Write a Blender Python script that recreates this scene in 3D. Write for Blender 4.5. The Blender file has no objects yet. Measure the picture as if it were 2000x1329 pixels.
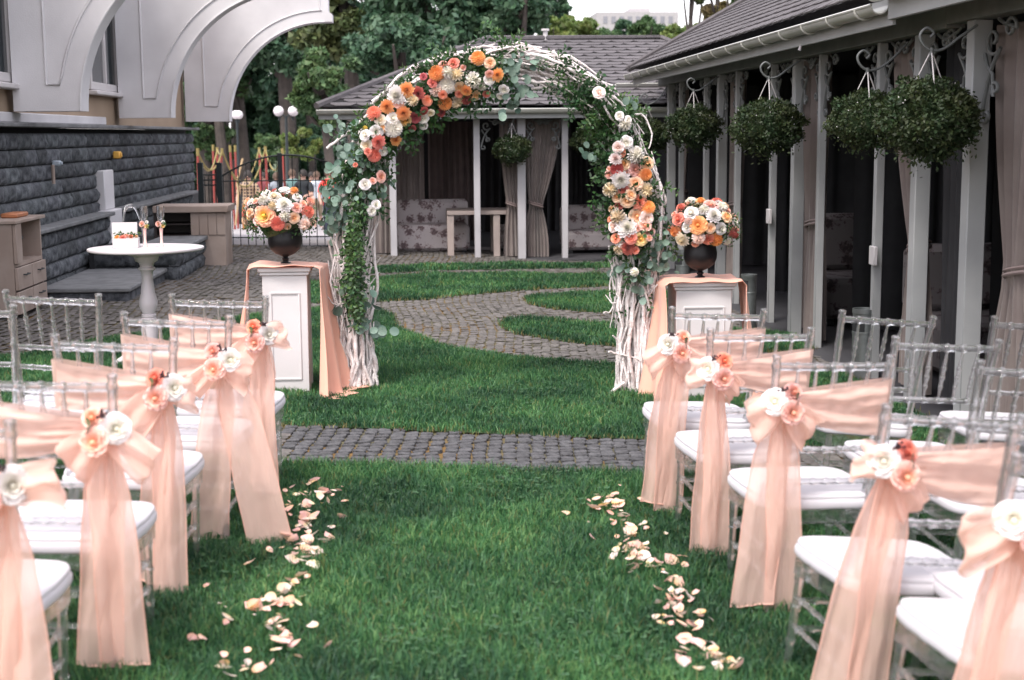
import bpy, bmesh, math, random
import numpy as np
from mathutils import Vector, Matrix, noise as mnoise
random.seed(7); rng = np.random.default_rng(7)
R = math.radians
scene = bpy.context.scene
col = scene.collection

# ------------------------------------------------------------------ camera
W, H, FPX = 2000.0, 1329.0, 2778.0
EYE = 1.63
ROLL = 0.008
vx, vy = 821 - 1000, 664.5 - 262
ux = vx*math.cos(ROLL) + vy*math.sin(ROLL)
uy = -vx*math.sin(ROLL) + vy*math.cos(ROLL)
PITCH = math.atan(uy/FPX)
YAW = math.atan(-ux/FPX*math.cos(PITCH))
Fw = Vector((math.sin(YAW)*math.cos(PITCH), math.cos(YAW)*math.cos(PITCH), -math.sin(PITCH)))
R0 = Vector((math.cos(YAW), -math.sin(YAW), 0))
U0 = R0.cross(Fw)
Rt = R0*math.cos(ROLL) - U0*math.sin(ROLL)
Up = R0*math.sin(ROLL) + U0*math.cos(ROLL)
CAM = Vector((0, 0, EYE))
cd = bpy.data.cameras.new('camera'); cam = bpy.data.objects.new('camera', cd); col.objects.link(cam)
cam.matrix_world = Matrix(((Rt.x, Up.x, -Fw.x, CAM.x), (Rt.y, Up.y, -Fw.y, CAM.y), (Rt.z, Up.z, -Fw.z, CAM.z), (0, 0, 0, 1)))
cd.sensor_width = 36; cd.lens = FPX/W*36; cd.clip_end = 900; cd.clip_start = 0.1
cd.dof.use_dof = True; cd.dof.focus_distance = 10.0; cd.dof.aperture_fstop = 3.4
scene.camera = cam

# ------------------------------------------------------------------ world, sun, exposure
world = bpy.data.worlds.new('World'); scene.world = world; world.use_nodes = True
nt = world.node_tree; nt.nodes.clear()
SUN_EL, SUN_AZ = 58, -150            # azimuth measured from +Y towards +X
sky = nt.nodes.new('ShaderNodeTexSky'); sky.sky_type = 'NISHITA'; sky.sun_disc = False
sky.sun_elevation = R(SUN_EL); sky.sun_rotation = R(SUN_AZ); sky.dust_density = 3.0; sky.air_density = 1.0
b1 = nt.nodes.new('ShaderNodeBackground'); b1.inputs[1].default_value = 0.05
b2 = nt.nodes.new('ShaderNodeBackground'); b2.inputs[0].default_value = (0.93, 0.87, 0.89, 1); b2.inputs[1].default_value = 0.62
ad = nt.nodes.new('ShaderNodeAddShader'); out = nt.nodes.new('ShaderNodeOutputWorld')
nt.links.new(sky.outputs[0], b1.inputs[0]); nt.links.new(b1.outputs[0], ad.inputs[0]); nt.links.new(b2.outputs[0], ad.inputs[1]); nt.links.new(ad.outputs[0], out.inputs[0])
sd = bpy.data.lights.new('sun', 'SUN'); sun = bpy.data.objects.new('sun', sd); col.objects.link(sun)
sd.energy = 1.3; sd.angle = R(14); sd.color = (1.0, 0.95, 0.9)
sdir = Vector((math.sin(R(SUN_AZ))*math.cos(R(SUN_EL)), math.cos(R(SUN_AZ))*math.cos(R(SUN_EL)), math.sin(R(SUN_EL))))
sun.rotation_euler = sdir.to_track_quat('Z', 'Y').to_euler()
sun.location = (-6, -8, 14)
vs = scene.view_settings; vs.view_transform = 'Standard'; vs.look = 'None'; vs.exposure = 1.5; vs.gamma = 1.0; vs.use_curve_mapping = False
scene.render.engine = 'CYCLES'
cy = scene.cycles
cy.max_bounces = 12; cy.transmission_bounces = 12; cy.transparent_max_bounces = 16; cy.diffuse_bounces = 3; cy.glossy_bounces = 4
cy.caustics_reflective = False; cy.caustics_refractive = False; cy.sample_clamp_indirect = 4

# ------------------------------------------------------------------ place helpers
def ray(px, py):
    return (Rt*(px - 1000) + Up*(664.5 - py) + Fw*FPX).normalized()
def atY(px, py, Y):                       # point on the ray at depth Y
    d = ray(px, py); return CAM + d*(Y/d.y)
def atX(px, py, X):
    d = ray(px, py); return CAM + d*(X/d.x)
def atZ(px, py, Z):
    d = ray(px, py); return CAM + d*((Z - EYE)/d.z)
SL = 0.035
def gz(x, y=8.0):
    z = -SL*max(-4.2, min(3.4, x))
    if y > 21: z -= 0.055*(min(y, 44) - 21)
    return z
def onG(px, py, dz=0.0):
    z = 0
    for _ in range(12):
        p = atZ(px, py, z + dz); z = gz(p.x, p.y)
    return Vector((p.x, p.y, z))

# ------------------------------------------------------------------ materials
MATS = {}
def mat(name, color, rough=0.6, c2=None, ns=6.0, detail=4.0, bump=0.0, bs=40.0, metal=0.0, spec=0.5, island=0.0, trans=0.0, coat=0.0, sheen=0.0, obj_rand=0.0, coord='Object'):
    if name in MATS: return MATS[name]
    m = bpy.data.materials.new(name); m.use_nodes = True; MATS[name] = m
    t = m.node_tree; N = t.nodes; L = t.links
    b = N['Principled BSDF']; b.inputs['Roughness'].default_value = rough; b.inputs['Metallic'].default_value = metal
    b.inputs['Specular IOR Level'].default_value = spec; b.inputs['Coat Weight'].default_value = coat
    b.inputs['Sheen Weight'].default_value = sheen
    tc = N.new('ShaderNodeTexCoord')
    cur = None
    if c2 is None: c2 = tuple(c*0.8 for c in color)
    nz = N.new('ShaderNodeTexNoise'); nz.inputs['Scale'].default_value = ns; nz.inputs['Detail'].default_value = detail
    L.new(tc.outputs[coord], nz.inputs['Vector'])
    rp = N.new('ShaderNodeValToRGB'); rp.color_ramp.elements[0].position = .35; rp.color_ramp.elements[1].position = .65
    rp.color_ramp.elements[0].color = (*color, 1); rp.color_ramp.elements[1].color = (*c2, 1)
    L.new(nz.outputs[0], rp.inputs[0]); cur = rp.outputs[0]
    if island or obj_rand:
        if island:
            g = N.new('ShaderNodeNewGeometry'); rnd = g.outputs['Random Per Island']; a = island
        else:
            g = N.new('ShaderNodeObjectInfo'); rnd = g.outputs['Random']; a = obj_rand
        mr = N.new('ShaderNodeMapRange'); mr.inputs[3].default_value = 1 - a; mr.inputs[4].default_value = 1 + a
        L.new(rnd, mr.inputs[0])
        hs = N.new('ShaderNodeHueSaturation'); L.new(mr.outputs[0], hs.inputs['Value']); L.new(cur, hs.inputs['Color'])
        mr2 = N.new('ShaderNodeMapRange'); mr2.inputs[3].default_value = 0.5 - a*0.06; mr2.inputs[4].default_value = 0.5 + a*0.06
        mth = N.new('ShaderNodeMath'); mth.operation = 'FRACT'; mm = N.new('ShaderNodeMath'); mm.operation = 'MULTIPLY'; mm.inputs[1].default_value = 7.31
        L.new(rnd, mm.inputs[0]); L.new(mm.outputs[0], mth.inputs[0]); L.new(mth.outputs[0], mr2.inputs[0]); L.new(mr2.outputs[0], hs.inputs['Hue'])
        cur = hs.outputs[0]
    L.new(cur, b.inputs['Base Color'])
    if bump:
        n2 = N.new('ShaderNodeTexNoise'); n2.inputs['Scale'].default_value = bs; n2.inputs['Detail'].default_value = 6
        L.new(tc.outputs[coord], n2.inputs['Vector'])
        bp = N.new('ShaderNodeBump'); bp.inputs['Strength'].default_value = bump; bp.inputs['Distance'].default_value = 0.02
        L.new(n2.outputs[0], bp.inputs['Height']); L.new(bp.outputs[0], b.inputs['Normal'])
    if trans:
        tr = N.new('ShaderNodeBsdfTranslucent'); L.new(cur, tr.inputs[0])
        mx = N.new('ShaderNodeMixShader'); mx.inputs[0].default_value = trans
        L.new(b.outputs[0], mx.inputs[1]); L.new(tr.outputs[0], mx.inputs[2]); L.new(mx.outputs[0], N['Material Output'].inputs[0])
    return m

def organza(name, color, alpha=0.2):
    m = bpy.data.materials.new(name); m.use_nodes = True; t = m.node_tree; N = t.nodes; L = t.links; MATS[name] = m
    b = N['Principled BSDF']; b.inputs['Roughness'].default_value = .55; b.inputs['Sheen Weight'].default_value = .3; b.inputs['Base Color'].default_value = (*color, 1)
    tr = N.new('ShaderNodeBsdfTranslucent'); tr.inputs[0].default_value = (*[min(1, c*1.05) for c in color], 1)
    mx = N.new('ShaderNodeMixShader'); mx.inputs[0].default_value = .45
    tp = N.new('ShaderNodeBsdfTransparent'); m2 = N.new('ShaderNodeMixShader')
    # the weave lets more light through face on than at grazing angles
    lw = N.new('ShaderNodeLayerWeight'); lw.inputs[0].default_value = 0.35
    mr = N.new('ShaderNodeMapRange'); mr.inputs[3].default_value = 1 - alpha; mr.inputs[4].default_value = 1.0
    tc = N.new('ShaderNodeTexCoord'); nz = N.new('ShaderNodeTexNoise'); nz.inputs['Scale'].default_value = 420; L.new(tc.outputs['Object'], nz.inputs['Vector'])
    bp = N.new('ShaderNodeBump'); bp.inputs['Strength'].default_value = .15; bp.inputs['Distance'].default_value = .001
    L.new(nz.outputs[0], bp.inputs['Height']); L.new(bp.outputs[0], b.inputs['Normal'])
    L.new(lw.outputs['Facing'], mr.inputs[0]); L.new(b.outputs[0], mx.inputs[1]); L.new(tr.outputs[0], mx.inputs[2])
    L.new(mr.outputs[0], m2.inputs[0]); L.new(tp.outputs[0], m2.inputs[1]); L.new(mx.outputs[0], m2.inputs[2]); L.new(m2.outputs[0], N['Material Output'].inputs[0])
    return m

def petal_mat(name, inner, outer, trans=.25):
    if name in MATS: return MATS[name]
    m = bpy.data.materials.new(name); m.use_nodes = True; t = m.node_tree; N = t.nodes; L = t.links; MATS[name] = m
    b = N['Principled BSDF']; b.inputs['Roughness'].default_value = .6; b.inputs['Sheen Weight'].default_value = .2; b.inputs['Specular IOR Level'].default_value = .25
    at = N.new('ShaderNodeAttribute'); at.attribute_name = 'heart'
    rp = N.new('ShaderNodeValToRGB'); rp.color_ramp.elements[0].color = (*inner, 1); rp.color_ramp.elements[1].color = (*outer, 1)
    rp.color_ramp.elements[0].position = .1; rp.color_ramp.elements[1].position = .8
    g = N.new('ShaderNodeObjectInfo'); mr = N.new('ShaderNodeMapRange'); mr.inputs[3].default_value = .85; mr.inputs[4].default_value = 1.12
    mr2 = N.new('ShaderNodeMapRange'); mr2.inputs[3].default_value = .49; mr2.inputs[4].default_value = .512
    hs = N.new('ShaderNodeHueSaturation')
    L.new(at.outputs['Fac'], rp.inputs[0]); L.new(rp.outputs[0], hs.inputs['Color']); L.new(g.outputs['Random'], mr.inputs[0]); L.new(mr.outputs[0], hs.inputs['Value'])
    L.new(g.outputs['Random'], mr2.inputs[0]); L.new(mr2.outputs[0], hs.inputs['Hue'])
    L.new(hs.outputs[0], b.inputs['Base Color'])
    tr = N.new('ShaderNodeBsdfTranslucent'); L.new(hs.outputs[0], tr.inputs[0]); mx = N.new('ShaderNodeMixShader'); mx.inputs[0].default_value = trans
    L.new(b.outputs[0], mx.inputs[1]); L.new(tr.outputs[0], mx.inputs[2]); L.new(mx.outputs[0], N['Material Output'].inputs[0])
    return m

def glass(name, color=(.97, .98, 1), rough=.0, ior=1.47, cloudy=0.0):
    m = bpy.data.materials.new(name); m.use_nodes = True; b = m.node_tree.nodes['Principled BSDF']; MATS[name] = m
    b.inputs['Base Color'].default_value = (*color, 1); b.inputs['Roughness'].default_value = rough; b.inputs['Transmission Weight'].default_value = 1; b.inputs['IOR'].default_value = ior
    if cloudy:
        N = m.node_tree.nodes; L = m.node_tree.links; d = N.new('ShaderNodeBsdfTranslucent'); d.inputs[0].default_value = (.85, .85, .9, 1); d2 = N.new('ShaderNodeBsdfDiffuse'); d2.inputs[0].default_value = (.85, .85, .9, 1)
        a = N.new('ShaderNodeMixShader'); L.new(d.outputs[0], a.inputs[1]); L.new(d2.outputs[0], a.inputs[2]); x = N.new('ShaderNodeMixShader'); x.inputs[0].default_value = cloudy
        L.new(b.outputs[0], x.inputs[1]); L.new(a.outputs[0], x.inputs[2]); tp = N.new('ShaderNodeBsdfTransparent'); y = N.new('ShaderNodeMixShader'); y.inputs[0].default_value = .42; L.new(x.outputs[0], y.inputs[1]); L.new(tp.outputs[0], y.inputs[2]); L.new(y.outputs[0], N['Material Output'].inputs[0])
    return m

# ------------------------------------------------------------------ mesh builder
class MB:
    def __init__(s): s.v = []; s.f = []; s.h = []
    def add(s, vs, fs, heart=None):
        n = len(s.v); s.v += [tuple(p) for p in vs]; s.f += [tuple(i + n for i in f) for f in fs]
        s.h += list(heart) if heart is not None else [1.0]*len(vs)
        return s
    def box(s, a, b, bev=0.0, M=None):
        x0, y0, z0 = a; x1, y1, z1 = b
        if bev <= 0:
            vs = [(x, y, z) for z in (z0, z1) for y in (y0, y1) for x in (x0, x1)]
            fs = [(0, 2, 3, 1), (4, 5, 7, 6), (0, 1, 5, 4), (2, 6, 7, 3), (0, 4, 6, 2), (1, 3, 7, 5)]
        else:
            c = Vector(((x0+x1)/2, (y0+y1)/2, (z0+z1)/2)); hx, hy, hz = abs(x1-x0)/2, abs(y1-y0)/2, abs(z1-z0)/2
            bev = min(bev, hx*.9, hy*.9, hz*.9)
            vs = []; idx = {}
            for sx in (-1, 1):
                for sy in (-1, 1):
                    for sz in (-1, 1):
                        for k in range(3):
                            p = [sx*hx, sy*hy, sz*hz]
                            for j in range(3):
                                if j != k: p[j] -= (sx, sy, sz)[j]*bev
                            idx[(sx, sy, sz, k)] = len(vs); vs.append((c.x+p[0], c.y+p[1], c.z+p[2]))
            fs = []
            for k in range(3):
                o = [j for j in range(3) if j != k]
                for sg in (-1, 1):
                    q = []
                    for (a1, b1_) in ((-1, -1), (1, -1), (1, 1), (-1, 1)):
                        t = [0, 0, 0]; t[k] = sg; t[o[0]] = a1; t[o[1]] = b1_; q.append(idx[(*t, k)])
                    fs.append(q)
            for k in range(3):           # edges along axis k
                o = [j for j in range(3) if j != k]
                for s1 in (-1, 1):
                    for s2 in (-1, 1):
                        t0 = [0, 0, 0]; t0[o[0]] = s1; t0[o[1]] = s2; t1 = list(t0); t0[k] = -1; t1[k] = 1
                        fs.append([idx[(*t0, o[0])], idx[(*t1, o[0])], idx[(*t1, o[1])], idx[(*t0, o[1])]])
            for sx in (-1, 1):
                for sy in (-1, 1):
                    for sz in (-1, 1):
                        fs.append([idx[(sx, sy, sz, k)] for k in range(3)])
            cc = c; nf = []
            for f in fs:
                P = [Vector(vs[i]) for i in f]; n = (P[1]-P[0]).cross(P[2]-P[0]); m = sum(P, Vector())/len(P)
                nf.append(f if n.dot(m - cc) > 0 else f[::-1])
            fs = nf
        if M is not None: vs = [M @ Vector(p) for p in vs]
        return s.add(vs, fs)
    def tube(s, pts, r, n=8, cap=True, M=None):
        pts = [Vector(p) for p in pts]
        rs = [r]*len(pts) if not hasattr(r, '__len__') else r
        m = len(pts); vs = []
        t = (pts[1]-pts[0]).normalized(); a = t.orthogonal().normalized()
        for i, p in enumerate(pts):
            if 0 < i < m-1: tt = (pts[i+1]-pts[i-1])
            elif i == 0: tt = pts[1]-pts[0]
            else: tt = pts[-1]-pts[-2]
            if tt.length > 1e-9: t = tt.normalized()
            a = (a - t*a.dot(t)); a = a.normalized() if a.length > 1e-6 else t.orthogonal().normalized()
            b = t.cross(a)
            for k in range(n):
                an = 2*math.pi*k/n; vs.append(p + (a*math.cos(an) + b*math.sin(an))*rs[i])
        fs = [(i*n+k, i*n+(k+1) % n, (i+1)*n+(k+1) % n, (i+1)*n+k) for i in range(m-1) for k in range(n)]
        if cap: fs += [tuple(range(n))[::-1], tuple((m-1)*n+k for k in range(n))]
        if M is not None: vs = [M @ p for p in vs]
        return s.add(vs, fs)
    def lathe(s, prof, n=24, c=(0, 0, 0), M=None):
        vs = []; m = len(prof)
        for r, z in prof:
            for k in range(n):
                a = 2*math.pi*k/n; vs.append(Vector((c[0]+r*math.cos(a), c[1]+r*math.sin(a), c[2]+z)))
        fs = [(i*n+k, i*n+(k+1) % n, (i+1)*n+(k+1) % n, (i+1)*n+k) for i in range(m-1) for k in range(n)]
        if prof[0][0] > 1e-5: fs.append(tuple(range(n))[::-1])
        if prof[-1][0] > 1e-5: fs.append(tuple((m-1)*n+k for k in range(n)))
        if M is not None: vs = [M @ p for p in vs]
        return s.add(vs, fs)
    def prism(s, poly, d0, d1, axis='y', M=None):     # poly in the two other axes, extruded d0..d1
        n = len(poly)
        def P(a, b, d): return {'x': (d, a, b), 'y': (a, d, b), 'z': (a, b, d)}[axis]
        vs = [Vector(P(a, b, d0)) for a, b in poly] + [Vector(P(a, b, d1)) for a, b in poly]
        fs = [tuple(range(n))[::-1], tuple(range(n, 2*n))] + [(i, (i+1) % n, n+(i+1) % n, n+i) for i in range(n)]
        if M is not None: vs = [M @ p for p in vs]
        return s.add(vs, fs)
    def grid(s, fn, nu, nv, closed=False, heart=None, thick=0.0):
        vs = [fn(i/(nu-1), j/(nv-1)) for j in range(nv) for i in range(nu)]
        fs = [(j*nu+i, j*nu+i+1, (j+1)*nu+i+1, (j+1)*nu+i) for j in range(nv-1) for i in range(nu-1)]
        return s.add(vs, fs, heart=[heart(i/(nu-1), j/(nv-1)) for j in range(nv) for i in range(nu)] if heart else None)
    def mesh(s, name, smooth=True, ang=38, fixn=False, heart=False):
        me = bpy.data.meshes.new(name)
        v = np.array(s.v, dtype=np.float32)
        me.from_pydata([tuple(p) for p in v.tolist()], [], s.f)
        if fixn:
            bm = bmesh.new(); bm.from_mesh(me); bmesh.ops.recalc_face_normals(bm, faces=bm.faces); bm.to_mesh(me); bm.free()
        if smooth:
            me.polygons.foreach_set('use_smooth', [True]*len(me.polygons)); me.update()
            me.set_sharp_from_angle(angle=R(ang))
        if heart:
            at = me.attributes.new('heart', 'FLOAT', 'POINT'); at.data.foreach_set('value', s.h)
        return me

def tag(o, label=None, cat=None, group=None, kind=None):
    if label: o['label'] = label
    if cat: o['category'] = cat
    if group: o['group'] = group
    if kind: o['kind'] = kind
    return o
def link(name, me, parent=None, M=None):
    o = bpy.data.objects.new(name, me); col.objects.link(o)
    if parent is not None: o.parent = parent
    if M is not None: o.matrix_local = M
    return o
def put(name, mb, m, parent=None, M=None, **k):
    me = mb.mesh(name, **k) if isinstance(mb, MB) else mb
    if m is not None and not me.materials: me.materials.append(m)
    return link(name, me, parent, M)
def thing(name, loc, rot=(0, 0, 0), label=None, cat=None, group=None):
    o = bpy.data.objects.new(name, None); col.objects.link(o); o.location = loc; o.rotation_euler = rot; o.empty_display_size = .1
    return tag(o, label, cat, group)
def kids(o): return [c for c in bpy.data.objects if c.parent is o]
def copy_tree(root, children_map, loc, rot, label=None, group=None):
    r = root.copy(); col.objects.link(r); r.location = loc; r.rotation_euler = rot
    if label: r['label'] = label
    if group: r['group'] = group
    for ch in children_map[root]:
        c = ch.copy(); col.objects.link(c); c.parent = r
        for g in children_map.get(ch, []):
            d = g.copy(); col.objects.link(d); d.parent = c
    return r
def big_mesh(name, V, Fq, smooth=False):
    """V (n,3) array, Fq (m,k) faces of equal size"""
    me = bpy.data.meshes.new(name); V = np.asarray(V, np.float32); Fq = np.asarray(Fq, np.int32)
    me.vertices.add(len(V)); me.vertices.foreach_set('co', V.ravel())
    k = Fq.shape[1]; me.loops.add(Fq.size); me.loops.foreach_set('vertex_index', Fq.ravel())
    me.polygons.add(len(Fq)); me.polygons.foreach_set('loop_start', np.arange(0, Fq.size, k, dtype=np.int32))
    try: me.polygons.foreach_set('loop_total', np.full(len(Fq), k, dtype=np.int32))
    except Exception: pass
    if smooth: me.polygons.foreach_set('use_smooth', np.ones(len(Fq), bool))
    me.update(calc_edges=True); me.validate()
    return me
def inpoly(P, poly):
    x, y = P[:, 0], P[:, 1]; c = np.zeros(len(P), bool); n = len(poly)
    for i in range(n):
        x1, y1 = poly[i][0], poly[i][1]; x2, y2 = poly[(i+1) % n][0], poly[(i+1) % n][1]
        m = ((y1 > y) != (y2 > y)) & (x < (x2-x1)*(y-y1)/((y2-y1) if abs(y2-y1) > 1e-9 else 1e-9) + x1)
        c ^= m
    return c
def gzv(x, y):
    return -SL*np.clip(x, -4.2, 3.4) - np.where(y > 21, .055*(np.minimum(y, 44)-21), 0)
def smooth_path(pts, n):
    pts = [Vector(p) for p in pts]; m = len(pts); o = []
    for i in range(n):
        t = i/(n-1)*(m-1); k = min(int(t), m-2); f = t-k
        p0 = pts[max(k-1, 0)]; p1 = pts[k]; p2 = pts[k+1]; p3 = pts[min(k+2, m-1)]
        o.append(0.5*((2*p1) + (p2-p0)*f + (2*p0-5*p1+4*p2-p3)*f*f + (3*p1-p0-3*p2+p3)*f**3))
    return o
# ================================================================== materials in use
M_white = mat('white_paint', (.62, .59, .595), .45, c2=(.56, .54, .54), ns=3, bump=.05, bs=60)
M_plaster = mat('white_render', (.66, .65, .665), .8, c2=(.56, .55, .565), ns=1.6, bump=.12, bs=90)
M_beige = mat('beige_render', (.36, .27, .19), .85, c2=(.32, .235, .165), ns=1.5, bump=.15, bs=120)
M_stone = mat('dark_split_stone', (.12, .13, .14), .95, c2=(.035, .04, .047), ns=14, detail=9, bump=1.0, bs=30, obj_rand=.38)
M_cap = mat('grey_stone_slab', (.19, .195, .20), .8, c2=(.13, .135, .14), ns=7, bump=.25, bs=60)
M_wood = mat('weathered_wood_board', (.36, .29, .25), .6, c2=(.28, .215, .18), ns=3, bump=.1, bs=50)
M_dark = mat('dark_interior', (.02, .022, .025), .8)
M_post = mat('grey_post_paint', (.39, .40, .40), .5, c2=(.33, .34, .345), ns=3)
M_post2 = mat('pale_post_paint', (.50, .49, .51), .5, c2=(.43, .42, .44), ns=3)
M_gutter = mat('gutter_metal', (.50, .50, .46), .3, c2=(.42, .42, .38), ns=3, spec=.6)
M_hook = mat('hook_iron_paint', (.13, .14, .14), .5)
M_scroll = mat('scroll_iron_paint', (.17, .18, .18), .5)
M_fascia = mat('fascia_board', (.20, .21, .20), .6)
M_shingle = mat('slate_shingle', (.115, .105, .11), .9, c2=(.085, .078, .084), ns=20, bump=.5, bs=220, obj_rand=.14)
M_shingle2 = mat('slate_shingle_mass', (.115, .105, .11), .9, c2=(.085, .078, .084), ns=20, bump=.5, bs=220, island=.14)
M_under = mat('roof_underlay', (.006, .005, .006), .95)
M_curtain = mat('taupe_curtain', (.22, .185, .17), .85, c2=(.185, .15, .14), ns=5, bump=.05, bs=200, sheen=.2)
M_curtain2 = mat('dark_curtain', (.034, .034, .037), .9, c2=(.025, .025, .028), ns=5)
M_soil = mat('soil_under_grass', (.02, .045, .018), 1, c2=(.035, .06, .02), ns=14, coord='Object')
M_joint = mat('mossy_joint', (.10, .085, .045), .95, c2=(.16, .085, .02), ns=5, bump=.4, bs=80)
M_cobble = mat('grey_cobble', (.10, .10, .105), .85, c2=(.05, .05, .055), ns=30, detail=8, bump=.7, bs=90, obj_rand=.22)
M_cobble2 = mat('grey_cobble_mass', (.15, .138, .128), .85, c2=(.085, .078, .072), ns=30, detail=8, bump=.7, bs=90, island=.22)
M_iron = mat('black_iron', (.012, .02, .022), .5)
M_vase = mat('matte_black_vase', (.010, .009, .011), .45, c2=(.011, .010, .011), spec=.35)
M_branch = mat('whitewashed_branch', (.86, .80, .79), .8, c2=(.64, .57, .55), ns=24, detail=6, bump=.5, bs=70, obj_rand=.12)
M_cloth = mat('peach_cloth', (.95, .54, .41), .75, c2=(.94, .52, .39), ns=3, trans=.25, sheen=.3)
M_sash = organza('peach_organza', (.97, .69, .59), .28)
M_sash2 = organza('peach_organza_gathered', (.96, .58, .46), .05)
M_acryl = glass('clear_acrylic', (.98, .985, 1), .0, 1.45, .09)
M_glass = glass('clear_glass', (1, 1, 1), 0, 1.5)
M_cushion = mat('white_cushion', (.56, .545, .575), .8, c2=(.53, .515, .55), ns=4, bump=.05, bs=300, sheen=.2)
M_bin = mat('brushed_steel_bin', (.22, .24, .24), .42, metal=.6, ns=20)
M_leafd = mat('dark_glossy_leaf', (.028, .075, .028), .45, c2=(.045, .10, .03), ns=4, island=.45, trans=.25)
M_leafm = mat('fresh_leaf', (.05, .13, .04), .45, c2=(.09, .16, .045), ns=4, island=.4, trans=.3)
M_euc = mat('eucalyptus_leaf', (.20, .275, .225), .6, c2=(.13, .21, .165), ns=6, trans=.2, obj_rand=.25)
M_euc2 = mat('eucalyptus_leaf_mass', (.17, .25, .20), .6, c2=(.10, .18, .14), ns=6, trans=.2, island=.3)
M_basket = mat('basket_leaf', (.022, .045, .016), .6, c2=(.045, .06, .018), ns=5, island=.5, trans=.25)
M_bark = mat('tree_bark', (.07, .058, .05), .95, c2=(.04, .034, .03), ns=4, bump=.8, bs=12)
M_red = mat('red_pole', (.28, .045, .035), .5)
M_yellow = mat('yellow_rope', (.24, .19, .06), .7)
M_globe = mat('white_globe', (.85, .80, .82), .3)
M_floor = mat('dark_deck_floor', (.055, .055, .06), .6, c2=(.035, .035, .04), ns=3)
M_paleground = mat('pale_asphalt', (.32, .30, .31), .9, c2=(.26, .245, .25), ns=.8, bump=.2, bs=60)
M_skin = mat('skin', (.55, .33, .25), .6)
M_table = mat('table_paint', (.62, .58, .60), .4, c2=(.58, .54, .56), ns=2)

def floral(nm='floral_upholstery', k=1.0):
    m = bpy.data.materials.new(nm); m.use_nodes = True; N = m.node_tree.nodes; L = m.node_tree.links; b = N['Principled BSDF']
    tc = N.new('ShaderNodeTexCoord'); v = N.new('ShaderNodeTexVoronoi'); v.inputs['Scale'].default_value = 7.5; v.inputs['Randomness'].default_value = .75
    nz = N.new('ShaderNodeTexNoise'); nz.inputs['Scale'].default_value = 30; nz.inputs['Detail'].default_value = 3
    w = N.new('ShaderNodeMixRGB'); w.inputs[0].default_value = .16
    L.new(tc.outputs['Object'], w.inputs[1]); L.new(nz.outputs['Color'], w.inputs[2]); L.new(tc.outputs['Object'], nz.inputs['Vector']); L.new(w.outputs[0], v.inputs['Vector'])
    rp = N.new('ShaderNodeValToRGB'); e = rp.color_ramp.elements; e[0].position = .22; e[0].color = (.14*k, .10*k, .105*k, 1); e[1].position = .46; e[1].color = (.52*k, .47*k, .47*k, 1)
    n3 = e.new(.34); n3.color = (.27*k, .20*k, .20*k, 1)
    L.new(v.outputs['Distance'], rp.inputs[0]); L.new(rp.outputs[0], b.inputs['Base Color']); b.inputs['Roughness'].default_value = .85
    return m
M_floral = floral(); M_floral_shaded = floral('shaded_floral_upholstery', .3)  # second copy: same cloth, shade inside the right pavilion put into its colour

# ================================================================== ground
def G(pts): return [tuple(onG(x, y))[:2] for x, y in pts]
L1 = G([(-260, 878), (0, 890), (560, 911), (700, 915), (900, 920), (1100, 927), (1260, 932), (1640, 938), (2000, 950), (2300, 960), (2300, 1700), (-260, 1700)])
L2 = G([(-260, 725), (0, 705), (60, 695), (200, 668), (350, 645), (470, 625), (560, 610), (650, 606), (739, 612), (765, 620), (775, 640), (790, 650), (810, 659), (863, 678), (920, 690), (995, 699), (1070, 706), (1202, 716), (1300, 720), (1450, 724), (1630, 728), (1700, 760), (1800, 818), (1900, 872),
        (1930, 890), (1640, 878), (1260, 862), (1100, 857), (900, 849), (700, 840), (560, 835), (0, 812), (-260, 800)])
L3 = G([(600, 553), (650, 550), (739, 545), (826, 537), (976, 537), (1187, 539), (1290, 541), (1300, 556), (1187, 562), (1070, 567), (976, 573), (901, 580), (826, 588), (739, 592), (650, 594), (600, 595)])
L4 = G([(700, 526), (739, 524), (863, 519.6), (1014, 516.6), (1202, 518), (1260, 519), (1262, 524), (1202, 525), (1014, 528), (863, 530), (739, 536), (700, 538)])
L5 = G([(1025, 586), (1031, 582), (1051, 580), (1126, 577), (1202, 575), (1330, 577), (1340, 620), (1198, 615), (1126, 611), (1070, 605), (1036, 597), (1027, 591)])
L6 = G([(976, 635), (980, 630), (995, 627), (1051, 625), (1126, 631), (1202, 637), (1400, 648), (1540, 656), (1590, 690), (1450, 692), (1205, 680), (1145, 676), (1089, 668), (1014, 656), (987, 646), (978, 640)])
LAWNS = [L1, L2, L3, L4, L5, L6]

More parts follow.
